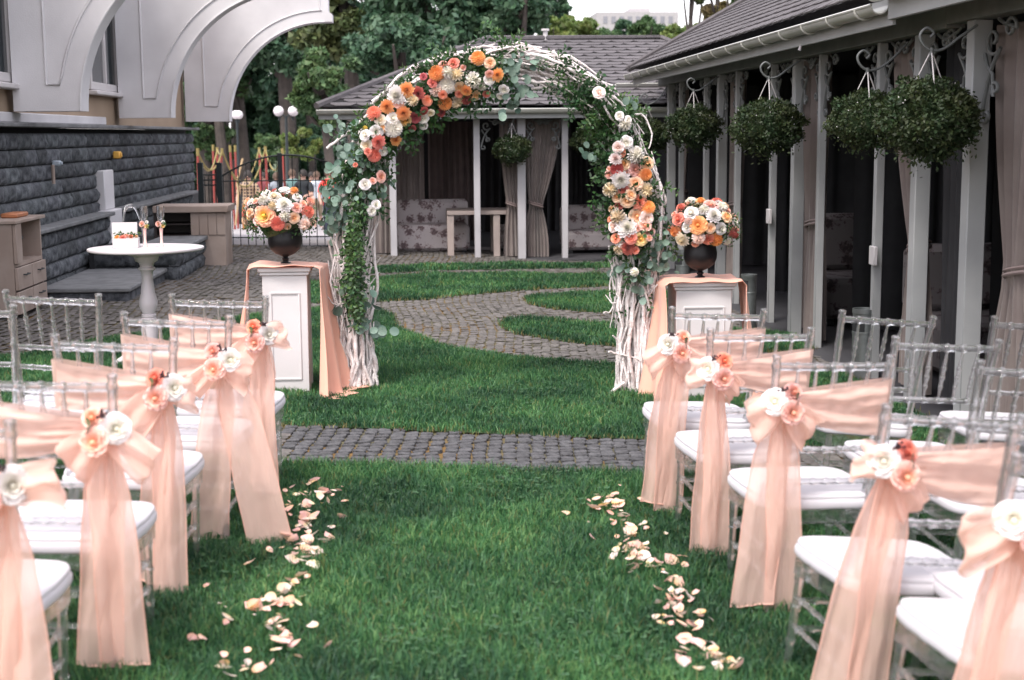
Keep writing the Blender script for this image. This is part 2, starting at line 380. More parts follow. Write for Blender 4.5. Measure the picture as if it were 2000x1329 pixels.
# the paved ground: one sheet out to the horizon
xs = np.concatenate([[-400, -120, -50, -20, -10], np.linspace(-6, 6, 13), [10, 20, 50, 120, 400]])
ys = np.concatenate([[-60, -20, -6], np.arange(-2, 21, 2), np.arange(21, 46, 2.0), [60, 100, 200, 420]])
V = [(x, y, gzv(np.array([x]), np.array([y]))[0]) for y in ys for x in xs]; nx = len(xs)
F4 = [(j*nx+i, j*nx+i+1, (j+1)*nx+i+1, (j+1)*nx+i) for j in range(len(ys)-1) for i in range(nx-1)]
gme = big_mesh('ground', V, F4)
def ground_mat():
    m = bpy.data.materials.new('paved_ground'); m.use_nodes = True; N = m.node_tree.nodes; L = m.node_tree.links; b = N['Principled BSDF']; b.inputs['Roughness'].default_value = .95
    tc = N.new('ShaderNodeTexCoord'); n1 = N.new('ShaderNodeTexNoise'); n1.inputs['Scale'].default_value = 1.3; n1.inputs['Detail'].default_value = 8
    r1 = N.new('ShaderNodeValToRGB'); e = r1.color_ramp.elements; e[0].position = .38; e[0].color = (.075, .068, .05, 1); e[1].position = .62; e[1].color = (.15, .085, .022, 1)
    k = e.new(.5); k.color = (.10, .09, .045, 1)
    L.new(tc.outputs['Object'], n1.inputs['Vector']); L.new(n1.outputs[0], r1.inputs[0])
    n3 = N.new('ShaderNodeTexNoise'); n3.inputs['Scale'].default_value = .5; n3.inputs['Detail'].default_value = 5; L.new(tc.outputs['Object'], n3.inputs['Vector'])
    r3 = N.new('ShaderNodeValToRGB'); r3.color_ramp.elements[0].color = (.24, .225, .23, 1); r3.color_ramp.elements[1].color = (.35, .33, .34, 1); L.new(n3.outputs[0], r3.inputs[0])
    # the park beyond the fence is pale asphalt, then grass
    sp = N.new('ShaderNodeSeparateXYZ'); L.new(tc.outputs['Object'], sp.inputs[0])
    m1 = N.new('ShaderNodeMapRange'); m1.inputs[1].default_value = 20.4; m1.inputs[2].default_value = 20.5; L.new(sp.outputs['Y'], m1.inputs[0])
    mx = N.new('ShaderNodeMixRGB'); L.new(m1.outputs[0], mx.inputs[0]); L.new(r1.outputs[0], mx.inputs[1]); L.new(r3.outputs[0], mx.inputs[2])
    m2 = N.new('ShaderNodeMapRange'); m2.inputs[1].default_value = 58; m2.inputs[2].default_value = 60; L.new(sp.outputs['Y'], m2.inputs[0])
    mx2 = N.new('ShaderNodeMixRGB'); L.new(m2.outputs[0], mx2.inputs[0]); L.new(mx.outputs[0], mx2.inputs[1]); mx2.inputs[2].default_value = (.045, .07, .025, 1)
    L.new(mx2.outputs[0], b.inputs['Base Color'])
    n2 = N.new('ShaderNodeTexNoise'); n2.inputs['Scale'].default_value = 70; L.new(tc.outputs['Object'], n2.inputs['Vector'])
    bp = N.new('ShaderNodeBump'); bp.inputs['Strength'].default_value = .5; bp.inputs['Distance'].default_value = .01; L.new(n2.outputs[0], bp.inputs['Height']); L.new(bp.outputs[0], b.inputs['Normal'])
    return m
gme.materials.append(ground_mat())
ground = tag(link('ground', gme), kind='structure')

# lawn sheets
for k, poly in enumerate(LAWNS):
    mb = MB(); mb.add([(x, y, gz(x, y) + .012 + .0005*k) for x, y in poly], [tuple(range(len(poly)))])
    me = mb.mesh('lawn', smooth=False)
    bm = bmesh.new(); bm.from_mesh(me); bmesh.ops.triangulate(bm, faces=bm.faces); bmesh.ops.recalc_face_normals(bm, faces=bm.faces)
    if bm.faces[0].normal.z < 0: bmesh.ops.reverse_faces(bm, faces=bm.faces)
    bm.to_mesh(me); bm.free()
    me.materials.append(M_soil); tag(link('lawn', me), kind='structure')

# grass blades (nobody could count them)
def blades(poly, dens, hmin, hmax, w, xr=None, yr=None):
    P = np.array(poly); x0, y0 = P.min(0); x1, y1 = P.max(0)
    if xr: x0, x1 = max(x0, xr[0]), min(x1, xr[1])
    if yr: y0, y1 = max(y0, yr[0]), min(y1, yr[1])
    if x1 <= x0 or y1 <= y0: return None
    n = int((x1-x0)*(y1-y0)*dens)
    p = np.stack([rng.uniform(x0, x1, n), rng.uniform(y0, y1, n)], 1)
    jit = p + rng.normal(0, .018, p.shape)
    p = p[inpoly(jit, poly)]
    # keep what the lens or a step to the side of it can see
    px = 821 + (p[:, 0]/np.maximum(p[:, 1], .1))*FPX
    p = p[(px > -350) & (px < 2350) & (p[:, 1] > 3.6)]
    return p
def make_blades(p, hmin, hmax, w):
    n = len(p)
    tuft = np.sin(p[:, 0]*5.1+1.3*np.sin(p[:, 1]*3.7))*np.cos(p[:, 1]*4.3+np.sin(p[:, 0]*6.1)); tuft2 = np.sin(p[:, 0]*17+p[:, 1]*9)*np.cos(p[:, 1]*19-p[:, 0]*5)
    h = rng.uniform(hmin, hmax, n)*(1 + .25*tuft + .22*tuft2)
    a = rng.uniform(0, 2*np.pi, n); lean = rng.uniform(.1, 1.0, n)*h; la = rng.uniform(0, 2*np.pi, n) + tuft*1.2
    dx, dy = np.cos(a)*w/2, np.sin(a)*w/2; lx, ly = np.cos(la)*lean, np.sin(la)*lean
    z = gzv(p[:, 0], p[:, 1]) + .008
    V = np.zeros((n, 5, 3), np.float32)
    V[:, 0] = np.stack([p[:, 0]-dx, p[:, 1]-dy, z], 1); V[:, 1] = np.stack([p[:, 0]+dx, p[:, 1]+dy, z], 1)
    V[:, 2] = np.stack([p[:, 0]-dx*.75+lx*.35, p[:, 1]-dy*.75+ly*.35, z+h*.6], 1); V[:, 3] = np.stack([p[:, 0]+dx*.75+lx*.35, p[:, 1]+dy*.75+ly*.35, z+h*.6], 1)
    V[:, 4] = np.stack([p[:, 0]+lx, p[:, 1]+ly, z+h*np.sqrt(np.maximum(1-(lean/h)**2*.6, .1))], 1)
    b = (np.arange(n)*5)[:, None]
    T = np.concatenate([b+np.array([[0, 1, 3]]), b+np.array([[0, 3, 2]]), b+np.array([[2, 3, 4]])], 1).reshape(-1, 3)
    return V.reshape(-1, 3), T
def grass_mat():
    m = bpy.data.materials.new('grass_blade'); m.use_nodes = True; N = m.node_tree.nodes; L = m.node_tree.links; b = N['Principled BSDF']; b.inputs['Roughness'].default_value = .5; b.inputs['Specular IOR Level'].default_value = .35
    g = N.new('ShaderNodeNewGeometry'); rp = N.new('ShaderNodeValToRGB'); e = rp.color_ramp.elements
    e[0].position = 0; e[0].color = (.022, .08, .036, 1); e[1].position = 1; e[1].color = (.16, .14, .05, 1)
    for pos, c in ((.35, (.038, .12, .05, 1)), (.7, (.068, .18, .066, 1)), (.93, (.12, .235, .08, 1))):
        k = e.new(pos); k.color = c
    L.new(g.outputs['Random Per Island'], rp.inputs[0])
    tc = N.new('ShaderNodeTexCoord'); nz = N.new('ShaderNodeTexNoise'); nz.inputs['Scale'].default_value = 1.4; nz.inputs['Detail'].default_value = 3; L.new(tc.outputs['Object'], nz.inputs['Vector'])
    mr = N.new('ShaderNodeMapRange'); mr.inputs[1].default_value = .35; mr.inputs[2].default_value = .65; mr.inputs[3].default_value = .58; mr.inputs[4].default_value = 1.45; L.new(nz.outputs[0], mr.inputs[0])
    mh = N.new('ShaderNodeMapRange'); mh.inputs[1].default_value = .35; mh.inputs[2].default_value = .65; mh.inputs[3].default_value = .525; mh.inputs[4].default_value = .485; L.new(nz.outputs[0], mh.inputs[0])
    hs = N.new('ShaderNodeHueSaturation'); L.new(rp.outputs[0], hs.inputs['Color']); L.new(mr.outputs[0], hs.inputs['Value']); L.new(mh.outputs[0], hs.inputs['Hue']); L.new(hs.outputs[0], b.inputs['Base Color'])
    tr = N.new('ShaderNodeBsdfTranslucent'); L.new(hs.outputs[0], tr.inputs[0]); mx = N.new('ShaderNodeMixShader'); mx.inputs[0].default_value = .3
    L.new(b.outputs[0], mx.inputs[1]); L.new(tr.outputs[0], mx.inputs[2]); L.new(mx.outputs[0], N['Material Output'].inputs[0])
    return m
M_grass = grass_mat()
for poly, dens, h0, h1, w in ((L1, 13000, .028, .06, .0045), (L2, 9000, .03, .058, .006), (L3, 3500, .035, .06, .010), (L4, 1800, .035, .06, .014), (L5, 5000, .035, .06, .009), (L6, 5000, .035, .06, .008)):
    p = blades(poly, dens, h0, h1, w)
    V, T = make_blades(p, h0, h1, w)
    me = big_mesh('grass', V, T); me.materials.append(M_grass)
    tag(link('grass', me), 'short green lawn grass growing in one of the curved beds', 'grass', kind='stuff')
# dry straw and yellow blades along the lawn edges
E = []
for poly in (L1, L2, L5, L6, L3):
    for i in range(len(poly)):
        a = np.array(poly[i]); b = np.array(poly[(i+1) % len(poly)]); L_ = np.linalg.norm(b-a)
        if max(a[1], b[1]) < 4 or min(a[1], b[1]) > 17 or L_ > 12: continue
        n = int(L_*150); t = rng.uniform(0, 1, n)[:, None]; q = a*(1-t)+b*t; nn = np.array([-(b-a)[1], (b-a)[0]])/max(L_, 1e-6); q = q + nn*np.abs(rng.normal(0, .025, (n, 1)))*rng.choice([-1, 1], (n, 1)); E.append(q[(q[:, 1] > 4) & (np.abs(q[:, 0]) < 4)])
E = np.concatenate(E); V, T = make_blades(E, .02, .05, .006); V[:, 2] -= .004
me = big_mesh('straw', V, T); me.materials.append(mat('dry_straw', (.19, .14, .05), .8, c2=(.10, .12, .04), ns=9, island=.4)); tag(link('straw', me), 'dry yellow blades fringing the lawn edges along the paving', 'grass', kind='stuff')
# clover in the lawn
cl = []
for poly, n in ((L1, 1900), (L2, 2200)):
    P = np.array(poly); x0, y0 = P.min(0); x1, y1 = P.max(0)
    q = np.stack([rng.uniform(max(x0, -3.2), min(x1, 3.4), n*3), rng.uniform(max(y0, 3.8), y1, n*3)], 1)
    k = np.sin(q[:, 0]*2.3+.7)*np.cos(q[:, 1]*2.9) + rng.normal(0, .25, len(q)); q = q[(k > .35)]
    q = q[inpoly(q, poly)][:n]; cl.append(q)
q = np.concatenate(cl); VV = []; FF = []
for (x, y) in q:
    z = gz(x, y) + random.uniform(.03, .05)
    a0 = random.uniform(0, 6.28)
    for k in range(3):
        a = a0 + k*2.094; r = random.uniform(.005, .008); cx, cyy = x+math.cos(a)*r, y+math.sin(a)*r; n0 = len(VV); t = random.uniform(-.003, .004)
        for j in range(6):
            b_ = j*math.pi/3; VV.append((cx+math.cos(b_)*r, cyy+math.sin(b_)*r, z + t*math.cos(b_)))
        FF.append([n0+j for j in range(6)])
me = big_mesh('clover', VV, FF); me.materials.append(mat('clover_leaf', (.045, .12, .05), .6, c2=(.06, .15, .055), ns=8, island=.3, trans=.3)); tag(link('clover', me), 'small clover leaves growing low among the grass', 'clover', kind='stuff')

# cobbles: the ones that show largest are stones of their own, the rest one mass
PITCH_C = .073
gx = np.arange(-4.1, 3.3, PITCH_C); gy = np.arange(5.6, 20.3, PITCH_C)
XX, YY = np.meshgrid(gx, gy)
wave = .05*np.sin(YY*1.7) + .03*np.sin(XX*2.1)
P = np.stack([XX.ravel() + (wave).ravel() + rng.normal(0, .004, XX.size), YY.ravel() + .03*np.sin(XX.ravel()*2.6) + rng.normal(0, .005, XX.size)], 1)
keep = np.ones(len(P), bool)
for poly in LAWNS: keep &= ~inpoly(P, poly)
pxs = 821 + P[:, 0]/P[:, 1]*FPX; keep &= (pxs > -250) & (pxs < 1750) & (P[:, 0] > -3.5) & (P[:, 0] < 3.05)
P = P[keep]; pxs = pxs[keep]
vis = (pxs > 545) & (pxs < 1275) & (P[:, 1] < 8.1)
order = np.argsort(np.where(vis, P[:, 1], 99))
first = order[:min(300, int(vis.sum()))]; rest = np.setdiff1d(np.arange(len(P)), first)
def cobble_mb(seed):
    r = random.Random(seed); mb = MB(); s = PITCH_C*.5*.94; vs = []
    for z, k in ((-.02, 1.0), (.0065, .985), (.009, .86)):
        for (a, b_) in ((-1, -.55), (-.55, -1), (.55, -1), (1, -.55), (1, .55), (.55, 1), (-.55, 1), (-1, .55)):
            vs.append((a*s*k*r.uniform(.93, 1.05), b_*s*k*r.uniform(.93, 1.05), z + r.uniform(-.0015, .0015)))
    fs = [(j*8+i, j*8+(i+1) % 8, (j+1)*8+(i+1) % 8, (j+1)*8+i) for j in range(2) for i in range(8)] + [tuple(range(16, 24))]
    return mb.add(vs, fs)
cvar = [cobble_mb(s).mesh('cobble') for s in range(6)]
for c in cvar: c.materials.append(M_cobble)
for i in first:
    o = link('cobble', random.choice(cvar), ground); o.location = (P[i, 0], P[i, 1], gz(P[i, 0], P[i, 1]) + random.uniform(.002, .009))
    o.rotation_euler = (random.uniform(-.05, .05), random.uniform(-.05, .05) + SL, random.choice([0, math.pi/2, math.pi]) + random.uniform(-.06, .06))
base = [np.array(cobble_mb(s).v, np.float32) for s in range(6)]
bf = [(j*8+i, j*8+(i+1) % 8, (j+1)*8+(i+1) % 8, (j+1)*8+i) for j in range(1, 2) for i in range(8)]
bf4 = np.array(bf + [(16, 17, 22, 23), (17, 18, 21, 22), (18, 19, 20, 21)], np.int32)
VV = []; FF = []
for q, i in enumerate(rest):
    b_ = base[q % 6].copy(); a = rng.normal(0, .05); ca, sa = math.cos(a), math.sin(a)
    X = b_[:, 0]*ca - b_[:, 1]*sa; Y = b_[:, 0]*sa + b_[:, 1]*ca
    tz = X*rng.normal(0, .05) + Y*rng.normal(0, .05)
    VV.append(np.stack([X+P[i, 0], Y+P[i, 1], b_[:, 2] + tz + gz(P[i, 0], P[i, 1]) + rng.uniform(.0, .006)], 1)); FF.append(bf4 + 24*q)
me = big_mesh('cobbles', np.concatenate(VV), np.concatenate(FF)); me.materials.append(M_cobble2)
tag(link('cobbles', me, ground), kind='stuff')
# ================================================================== left building
def stone_block(seed, L_, Hh, D=.12):
    """rough split face looking along +X, block spans y 0..L, z 0..H"""
    r = random.Random(seed); mb = MB(); nu, nv = 11, 7; off = Vector((seed*3.1, seed*1.7, 0))
    def fn(u, v):
        e = min(u, 1-u)*L_; ev = min(v, 1-v)*Hh; edge = min(1, min(e/.012, ev/.035))
        x = -.014 + .034*edge**.5*(.8 + .6*mnoise.noise(Vector((u*L_*9, v*Hh*11, 0))+off) + .55*mnoise.noise(Vector((u*L_*26, v*Hh*28, 3))+off))
        return (x, u*L_, v*Hh)
    mb.grid(fn, nu, nv)
    n = len(mb.v); mb.v += [(-D, 0, 0), (-D, L_, 0), (-D, L_, Hh), (-D, 0, Hh)]; mb.h += [1]*4
    a, b, c, d = n, n+1, n+2, n+3
    mb.f += [tuple([a] + [nu*j for j in range(nv)] + [d])[::1], tuple([b] + [nu*j+nu-1 for j in range(nv)] + [c])[::-1],
             tuple([d] + [(nv-1)*nu+i for i in range(nu)] + [c]), tuple([a] + list(range(nu)) + [b])[::-1]]
    return mb
BLK = {}
def blocks(kind, L_, Hh):
    key = (round(L_, 3), round(Hh, 3))
    if key not in BLK:
        BLK[key] = []
        for s in range(4):
            me = stone_block(s+len(BLK)*5, L_-.006, Hh-.008).mesh('stone_block', ang=60, fixn=True); me.materials.append(M_stone); BLK[key].append(me)
    return random.choice(BLK[key])
XW = -3.75
bld = thing('building', (0, 0, 0), label='beige building with white curved brackets above a dark split stone base', cat='building')
core = MB(); core.box((-9, 8, -.3), (XW-.10, 23.9, 1.72)); put('stone_base_core', core, M_dark, bld)
ch = .157
def course_wall(parent, X, y0, y1, z0, n, lens=(.42, .50, .36), face='x', skip=None):
    for c in range(n):
        y = y0 - (c % 2)*.19; z = z0 + c*ch
        while y < y1 - .1:
            L_ = random.choice(lens)
            if y + L_ > y1 - .12: L_ = round(y1 - y, 2)
            if y < y0: L_ = round(L_ - (y0-y), 2); y = y0
            if not (skip and skip(y, y+L_, z)):
                o = link('stone_block', blocks(0, L_, ch), parent)
                if face == 'x': o.location = (X + random.uniform(-.006, .006), y, z)
                else: o.location = (y+L_ if False else y, X, z); o.rotation_euler = (0, 0, 0)
                if face == '-y': o.matrix_local = Matrix.Translation((y, X, z)) @ Matrix.Rotation(-math.pi/2, 4, 'Z')
            y += L_
PY0, PY1 = 16.7, 17.35
course_wall(bld, XW+.02, 11.2, 23.9, .73, 6, skip=lambda a, b, z: a < PY1-.15 and b > PY0+.15 and z < 1.10)
course_wall(bld, XW+.15, 11.2, 15.9 if False else PY0, .10, 4)
course_wall(bld, XW+.15, PY1, 22.8, .10, 4)
mb = MB(); mb.box((XW-.10, 11.2, -.2), (XW+.10, 23.85, .72)); put('plinth_core', mb, M_dark, bld)
mb = MB(); mb.box((XW-.02, 11.2, .731), (XW+.23, PY0-.02, .775), .01); put('ledge', mb, M_cap, bld)
mb = MB(); mb.box((XW-.02, PY1+.02, .731), (XW+.23, 22.9, .775), .01); put('ledge', mb, M_cap, bld)
mb = MB(); mb.box((XW-.14, 8, 1.722), (XW+.12, 23.98, 1.762), .008); put('top_ledge', mb, M_cap, bld)
mb = MB(); mb.box((XW-.06, PY0, .0), (XW+.17, PY1, .78), .01); mb.box((XW-.06, PY0+.08, .783), (XW+.10, PY1-.06, 1.24), .01); put('white_pilaster', mb, M_plaster, bld)
mb = MB(); mb.box((-9, 8, 1.765), (XW-.06, 23.6, 6)); put('upper_wall', mb, M_beige, bld)
mb = MB(); mb.box((XW-.058, 8, 1.766), (XW-.02, 17.6, 1.86), .008); put('string_course', mb, M_plaster, bld)
# windows
def wall_window(px0, px1, py0, py1, parent, depth=.05):
    a = atX(px0, py1, XW-.06); b = atX(px1, py0, XW-.06)
    y0, y1, z0, z1 = a.y, b.y, atX((px0+px1)/2, py1, XW-.06).z, 3.6
    w = thing('window', (XW-.06, y0, z0)); w.parent = parent
    L_ = y1-y0; Hh = z1-z0; t = .09
    f = MB(); f.box((.002, 0, 0), (depth, t, Hh), .01); f.box((.002, L_-t, 0), (depth, L_, Hh), .01); f.box((.002, t, 0), (depth, L_-t, t), .01); f.box((.002, t, Hh-t), (depth, L_-t, Hh), .01); f.box((.004, L_*.52, t), (depth*.9, L_*.52+.07, Hh-t), .01)
    put('frame', f, M_white, w)
    g = MB(); g.box((.001, t, t), (.014, L_-t, Hh-t)); put('pane', g, mat('window_glass', (.05, .06, .065), .05, spec=.9), w)
    s = MB(); s.box((.002, -.04, -.06), (.13, L_+.04, -.01), .01); put('sill', s, M_white, w)
wall_window(170, 221, 60, 178, bld)
wall_window(-60, 13, 60, 158, bld)
# three cantilevered brackets
def bracket(px, py, pxr):
    p_ = atX(px, py, XW+.005); Yb = p_.y; Zb, Rr, TH = p_.z, 1.56, .34; W0 = atY(pxr, py, Yb).x - p_.x
    X0 = XW + .005; ZT = 4.7
    cx, cz = X0+W0+Rr, Zb
    arc = []
    for i in range(25):
        a = math.pi - i/24*math.pi/2; arc.append((cx + Rr*math.cos(a)*1.0, cz + Rr*math.sin(a)))
    end = [(cx+.12, cz+Rr), (cx+.12, cz+Rr+.12), (cx+.06, cz+Rr+.16), (cx+.06, cz+Rr+.42), (cx+.16, cz+Rr+.47), (cx+.16, ZT)]
    poly = [(X0, ZT), (X0, Zb), (X0+W0, Zb)] + arc[1:] + end
    b = thing('bracket', (0, 0, 0)); b.parent = bld
    mb = MB(); mb.prism([(x, z) for x, z in poly], Yb, Yb+TH, 'y'); put('bracket_body', mb, M_plaster, b, ang=25, fixn=True)
    # raised moulding round a sunk field on the face
    def frame(ins):
        o = [(X0+ins+.07, ZT-.2), (X0+ins+.07, Zb+ins), (X0+W0-ins*.75, Zb+ins)]
        for i in range(1, 25):
            a = math.pi - i/24*math.pi/2*.985; rr = Rr+ins*.75
            if cz + rr*math.sin(a) > Zb+ins+.02: o.append((cx + rr*math.cos(a), cz + rr*math.sin(a)))
        return o + [(cx-.02-ins*.2, cz+Rr+ins*.8), (cx-.02-ins*.2, ZT-.2)]
    tr = MB(); pth = [Vector((x, Yb-.004, z)) for x, z in frame(.24)]; tr.tube(pth, .013, n=6)
    put('moulding', tr, M_plaster, b, ang=60)
    e = MB(); pts2 = [Vector((x, Yb-.003, z)) for x, z in ([(X0+W0, Zb)] + arc[1:])]; e.tube(pts2, .012, n=6); put('edge_bead', e, M_plaster, b)
for b_ in ((27, 218, 157), (233, 231, 334), (363, 238, 448)): bracket(*b_)

# low stone planter and step
pl = thing('stone_planter', (0, 0, 0), label='low dark stone planter wall with a grey slab top beside the building', cat='planter')
a = onG(352, 549); yb = a.y; xb = a.x
mb = MB(); mb.box((XW+.2, yb+.02, -.1), (xb-.03, yb+2.3, .42)); put('planter_core', mb, M_dark, pl)
course_wall(pl, xb, yb, yb+2.35, .09, 2, lens=(.45, .38))
for c in range(2):
    x = xb-.9
    while x < xb-.02:
        L_ = min(.45, round(xb - x, 2)); o = link('stone_block', blocks(0, L_, ch), pl); o.matrix_local = Matrix.Translation((x, yb, .09+c*ch)) @ Matrix.Rotation(-math.pi/2, 4, 'Z'); x += L_
mb = MB(); mb.box((xb-.5, yb-.03, .407), (xb+.05, yb+2.4, .455), .01); mb.box((XW+.2, yb-.03, .407), (xb-.5, yb+.1, .452), .01); put('slab_top', mb, M_cap, pl)
st = thing('stone_step', (0, 0, 0), label='low grey stone step slab at the foot of the dark wall', cat='step')
c0 = onG(108, 552); c1 = onG(270, 560)
mb = MB(); mb.box((XW+.19, 13.4, .02), (-2.75, yb-.05, .19), .01); put('riser', mb, M_stone, st)
mb = MB(); mb.box((XW+.19, 13.37, .192), (-2.72, yb-.04, .235), .01); put('tread', mb, M_cap, st)

# wooden bar counter
bc = thing('wooden_counter', (0, 0, 0), label='grey brown wooden bar counter with an open dark shelf, behind the stone planter', cat='counter')
Yc = yb+1.75; zc = .46
xl = atY(300, 430, Yc).x; xm = atY(372, 430, Yc).x; xr = atY(440, 430, Yc).x; ztop = atY(400, 402, Yc).z
mb = MB(); mb.box((xl, Yc-.05, ztop-.08), (xr+.04, Yc+.62, ztop), .008); put('counter_top', mb, M_wood, bc)
mb = MB(); mb.box((xm, Yc, 0), (xr, Yc+.55, ztop-.082), .004); put('side_cabinet', mb, M_wood, bc)
for k in range(4):
    mb = MB(); w_ = (xr-xm)/4; mb.box((xm+k*w_+.003, Yc-.012, zc), (xm+(k+1)*w_-.003, Yc-.001, ztop-.09), .003); put('panel', mb, M_wood, bc)
mb = MB(); mb.box((xl, Yc+.5, 0), (xm-.003, Yc+.55, ztop-.084)); mb.box((xl, Yc, zc-.06), (xm-.003, Yc+.498, zc)); mb.box((xl, Yc, zc), (xl+.03, Yc+.498, ztop-.084)); mb.box((xl+.03, Yc+.05, zc+.12), (xm-.003, Yc+.498, zc+.135)); put('dark_shelf', mb, mat('dark_wood', (.03, .02, .018), .5), bc)

# wooden cabinet against the wall
cb = thing('wooden_cabinet', (0, 0, 0), label='grey brown wooden cabinet with an open shelf and four drawers by the stone wall', cat='cabinet')
xf = -3.34; y0, y1 = 11.95, 12.85; zb, zt = .16, .95
mb = MB(); mb.box((-3.585, y0, zb), (xf-.03, y0+.03, zt-.03)); mb.box((-3.585, y1-.03, zb), (xf-.03, y1, zt-.03)); mb.box((-3.585, y0+.03, zb), (-3.56, y1-.03, zt-.03)); mb.box((-3.56, y0+.03, zb+.4), (xf-.03, y1-.03, zb+.43)); mb.box((-3.56, y0+.03, zb), (xf-.04, y1-.03, zb+.03)); put('carcass', mb, M_wood, cb)
mb = MB(); mb.box((-3.588, y0-.02, zt-.028), (xf+.01, y1+.02, zt), .004); put('cabinet_top', mb, M_wood, cb)
for i in range(2):
    for j in range(2):
        ya = y0+.01+i*(y1-y0)/2; yb_ = ya+(y1-y0)/2-.02; za = zb+.01+j*.2
        d = MB(); d.box((xf-.028, ya, za), (xf, yb_, za+.185), .003); do = put('drawer', d, M_wood, cb)
        h = MB(); h.tube([(xf, (ya+yb_)/2-.06, za+.12), (xf+.025, (ya+yb_)/2-.06, za+.12), (xf+.025, (ya+yb_)/2+.06, za+.12), (xf, (ya+yb_)/2+.06, za+.12)], .006, 6); put('handle', h, M_iron, do)
mb = MB(); mb.box((xf-.028, y0+.01, zb+.43), (xf, y0+.18, zt-.03), .003); put('side_panel', mb, M_wood, cb)
mb = MB(); mb.box((xf-.22, y0+.36, zt+.001), (xf-.08, y0+.72, zt+.04), .01); bx = put('wooden_box', mb, mat('orange_wood', (.42, .16, .07), .5, ns=12), None); tag(bx, 'small reddish wooden box lying on top of the wooden cabinet', 'box')

# fittings on the stone wall
def wallfit(px, py, s, m, name, label, cat):
    p = atX(px, py, XW+.06); mb = MB(); mb.box((p.x-.01, p.y-s*.8, p.z-s*.5), (p.x+.07, p.y+s*.8, p.z+s*.5), .01); mb.box((p.x+.07, p.y-s*.4, p.z-s*.3), (p.x+.085, p.y+s*.4, p.z+s*.3), .004)
    tag(put(name, mb, m), label, cat)
wallfit(224, 303, .085, mat('yellow_box', (.75, .42, .08), .5), 'wall_lamp', 'small yellow and white box fixed to the dark stone wall above the white pilaster', 'wall box')
wallfit(105, 319, .05, mat('pale_box', (.50, .58, .66), .4), 'camera_box', 'small pale grey box fixed to the dark stone wall above the cabinet', 'wall box')
p = atX(98, 342, XW+.05); mb = MB(); mb.tube([p+Vector((.03, 0, -.09)), p+Vector((.03, 0, .10))], .018, 8); tag(put('wall_pipe', mb, M_wood), 'short brown pipe under the pale box on the stone wall', 'pipe')

# ================================================================== shingle roofs
def shingle_mb(w, l, seed):
    r = random.Random(seed); tk = .010; mb = MB(); c = .40
    # local: x across, y up the slope, z off the roof; tail cut back at both corners
    top = [(-w/2, l), (w/2, l), (w/2, l*.52), (w/2*(1-c), 0), (-w/2*(1-c), 0), (-w/2, l*.52)]
    vs = [(x, y, .002 + tk*(1 - y/l)) for x, y in top] + [(x, y, 0.0) for x, y in top]
    mb.add(vs, [tuple(range(6))[::-1]] + [(i, (i+1) % 6, 6+(i+1) % 6, 6+i) for i in range(2, 5)])
    return mb
def roof_slope(parent, o, u, v, poly, w, expo, first_n=300):
    """shingles on the plane o + u*a + v*b inside poly (a,b)"""
    u = Vector(u).normalized(); v = Vector(v).normalized(); n = u.cross(v)
    base = MB(); base.add([Vector(o)+u*a+v*b for a, b in poly], [tuple(range(len(poly)))]); put('underlay', base, M_under, parent, smooth=False)
    A = np.array(poly); rows = int((A[:, 1].max()-A[:, 1].min())/expo)+1; T = []
    for r_ in range(rows):
        b = A[:, 1].min() + r_*expo; x = A[:, 0].min() + (r_ % 2)*w/2
        while x < A[:, 0].max():
            T.append((x, b, random.uniform(0, .0025))); x += w
    T = np.array(T); T = T[inpoly(T[:, :2] + [0, expo*.6], poly)]
    P3 = np.array(o)[None] + T[:, :1]*np.array(u) + T[:, 1:2]*np.array(v)
    dist = np.linalg.norm(P3 - np.array(CAM), axis=1)
    ppx = 821 + P3[:, 0]/np.maximum(P3[:, 1], .5)*FPX; ppy = 262 - (P3[:, 2]-EYE)/np.maximum(P3[:, 1], .5)*FPX
    inview = (ppy > -10) & (ppx > -10) & (ppx < 2010)
    o_ = np.argsort(np.where(inview, dist, dist+1000)); f_ = o_[:first_n]; rest = o_[first_n:]
    B = Matrix(((u.x, v.x, n.x, 0), (u.y, v.y, n.y, 0), (u.z, v.z, n.z, 0), (0, 0, 0, 1)))
    vr = [shingle_mb(w*.985, expo*1.02, s).mesh('shingle', smooth=False, fixn=False) for s in range(2)]
    for m_ in vr: m_.materials.append(M_shingle)
    for i in f_:
        if not inview[i]: continue
        ob = link('shingle', random.choice(vr), parent); ob.matrix_local = Matrix.Translation(Vector(P3[i]) + n*(.004+T[i, 2])) @ B
    if len(rest):
        bs_ = np.array(shingle_mb(w*.985, expo*1.02, 0).v); R3 = np.array(B.to_3x3()); lv = bs_ @ R3.T
        VV = (P3[rest][:, None, :] + lv[None] + (np.array(n)*.005)[None, None, :]).reshape(-1, 3)
        k = np.arange(len(rest))[:, None]*12
        F = np.concatenate([(k+np.array([[5, 4, 3, 2]])), (k+np.array([[5, 2, 1, 0]])), k+np.array([[2, 3, 9, 8]]), k+np.array([[3, 4, 10, 9]]), k+np.array([[4, 5, 11, 10]])], 1).reshape(-1, 4)
        me = big_mesh('shingles', VV, F); me.materials.append(M_shingle2); tag(link('shingles', me, parent), kind='stuff')

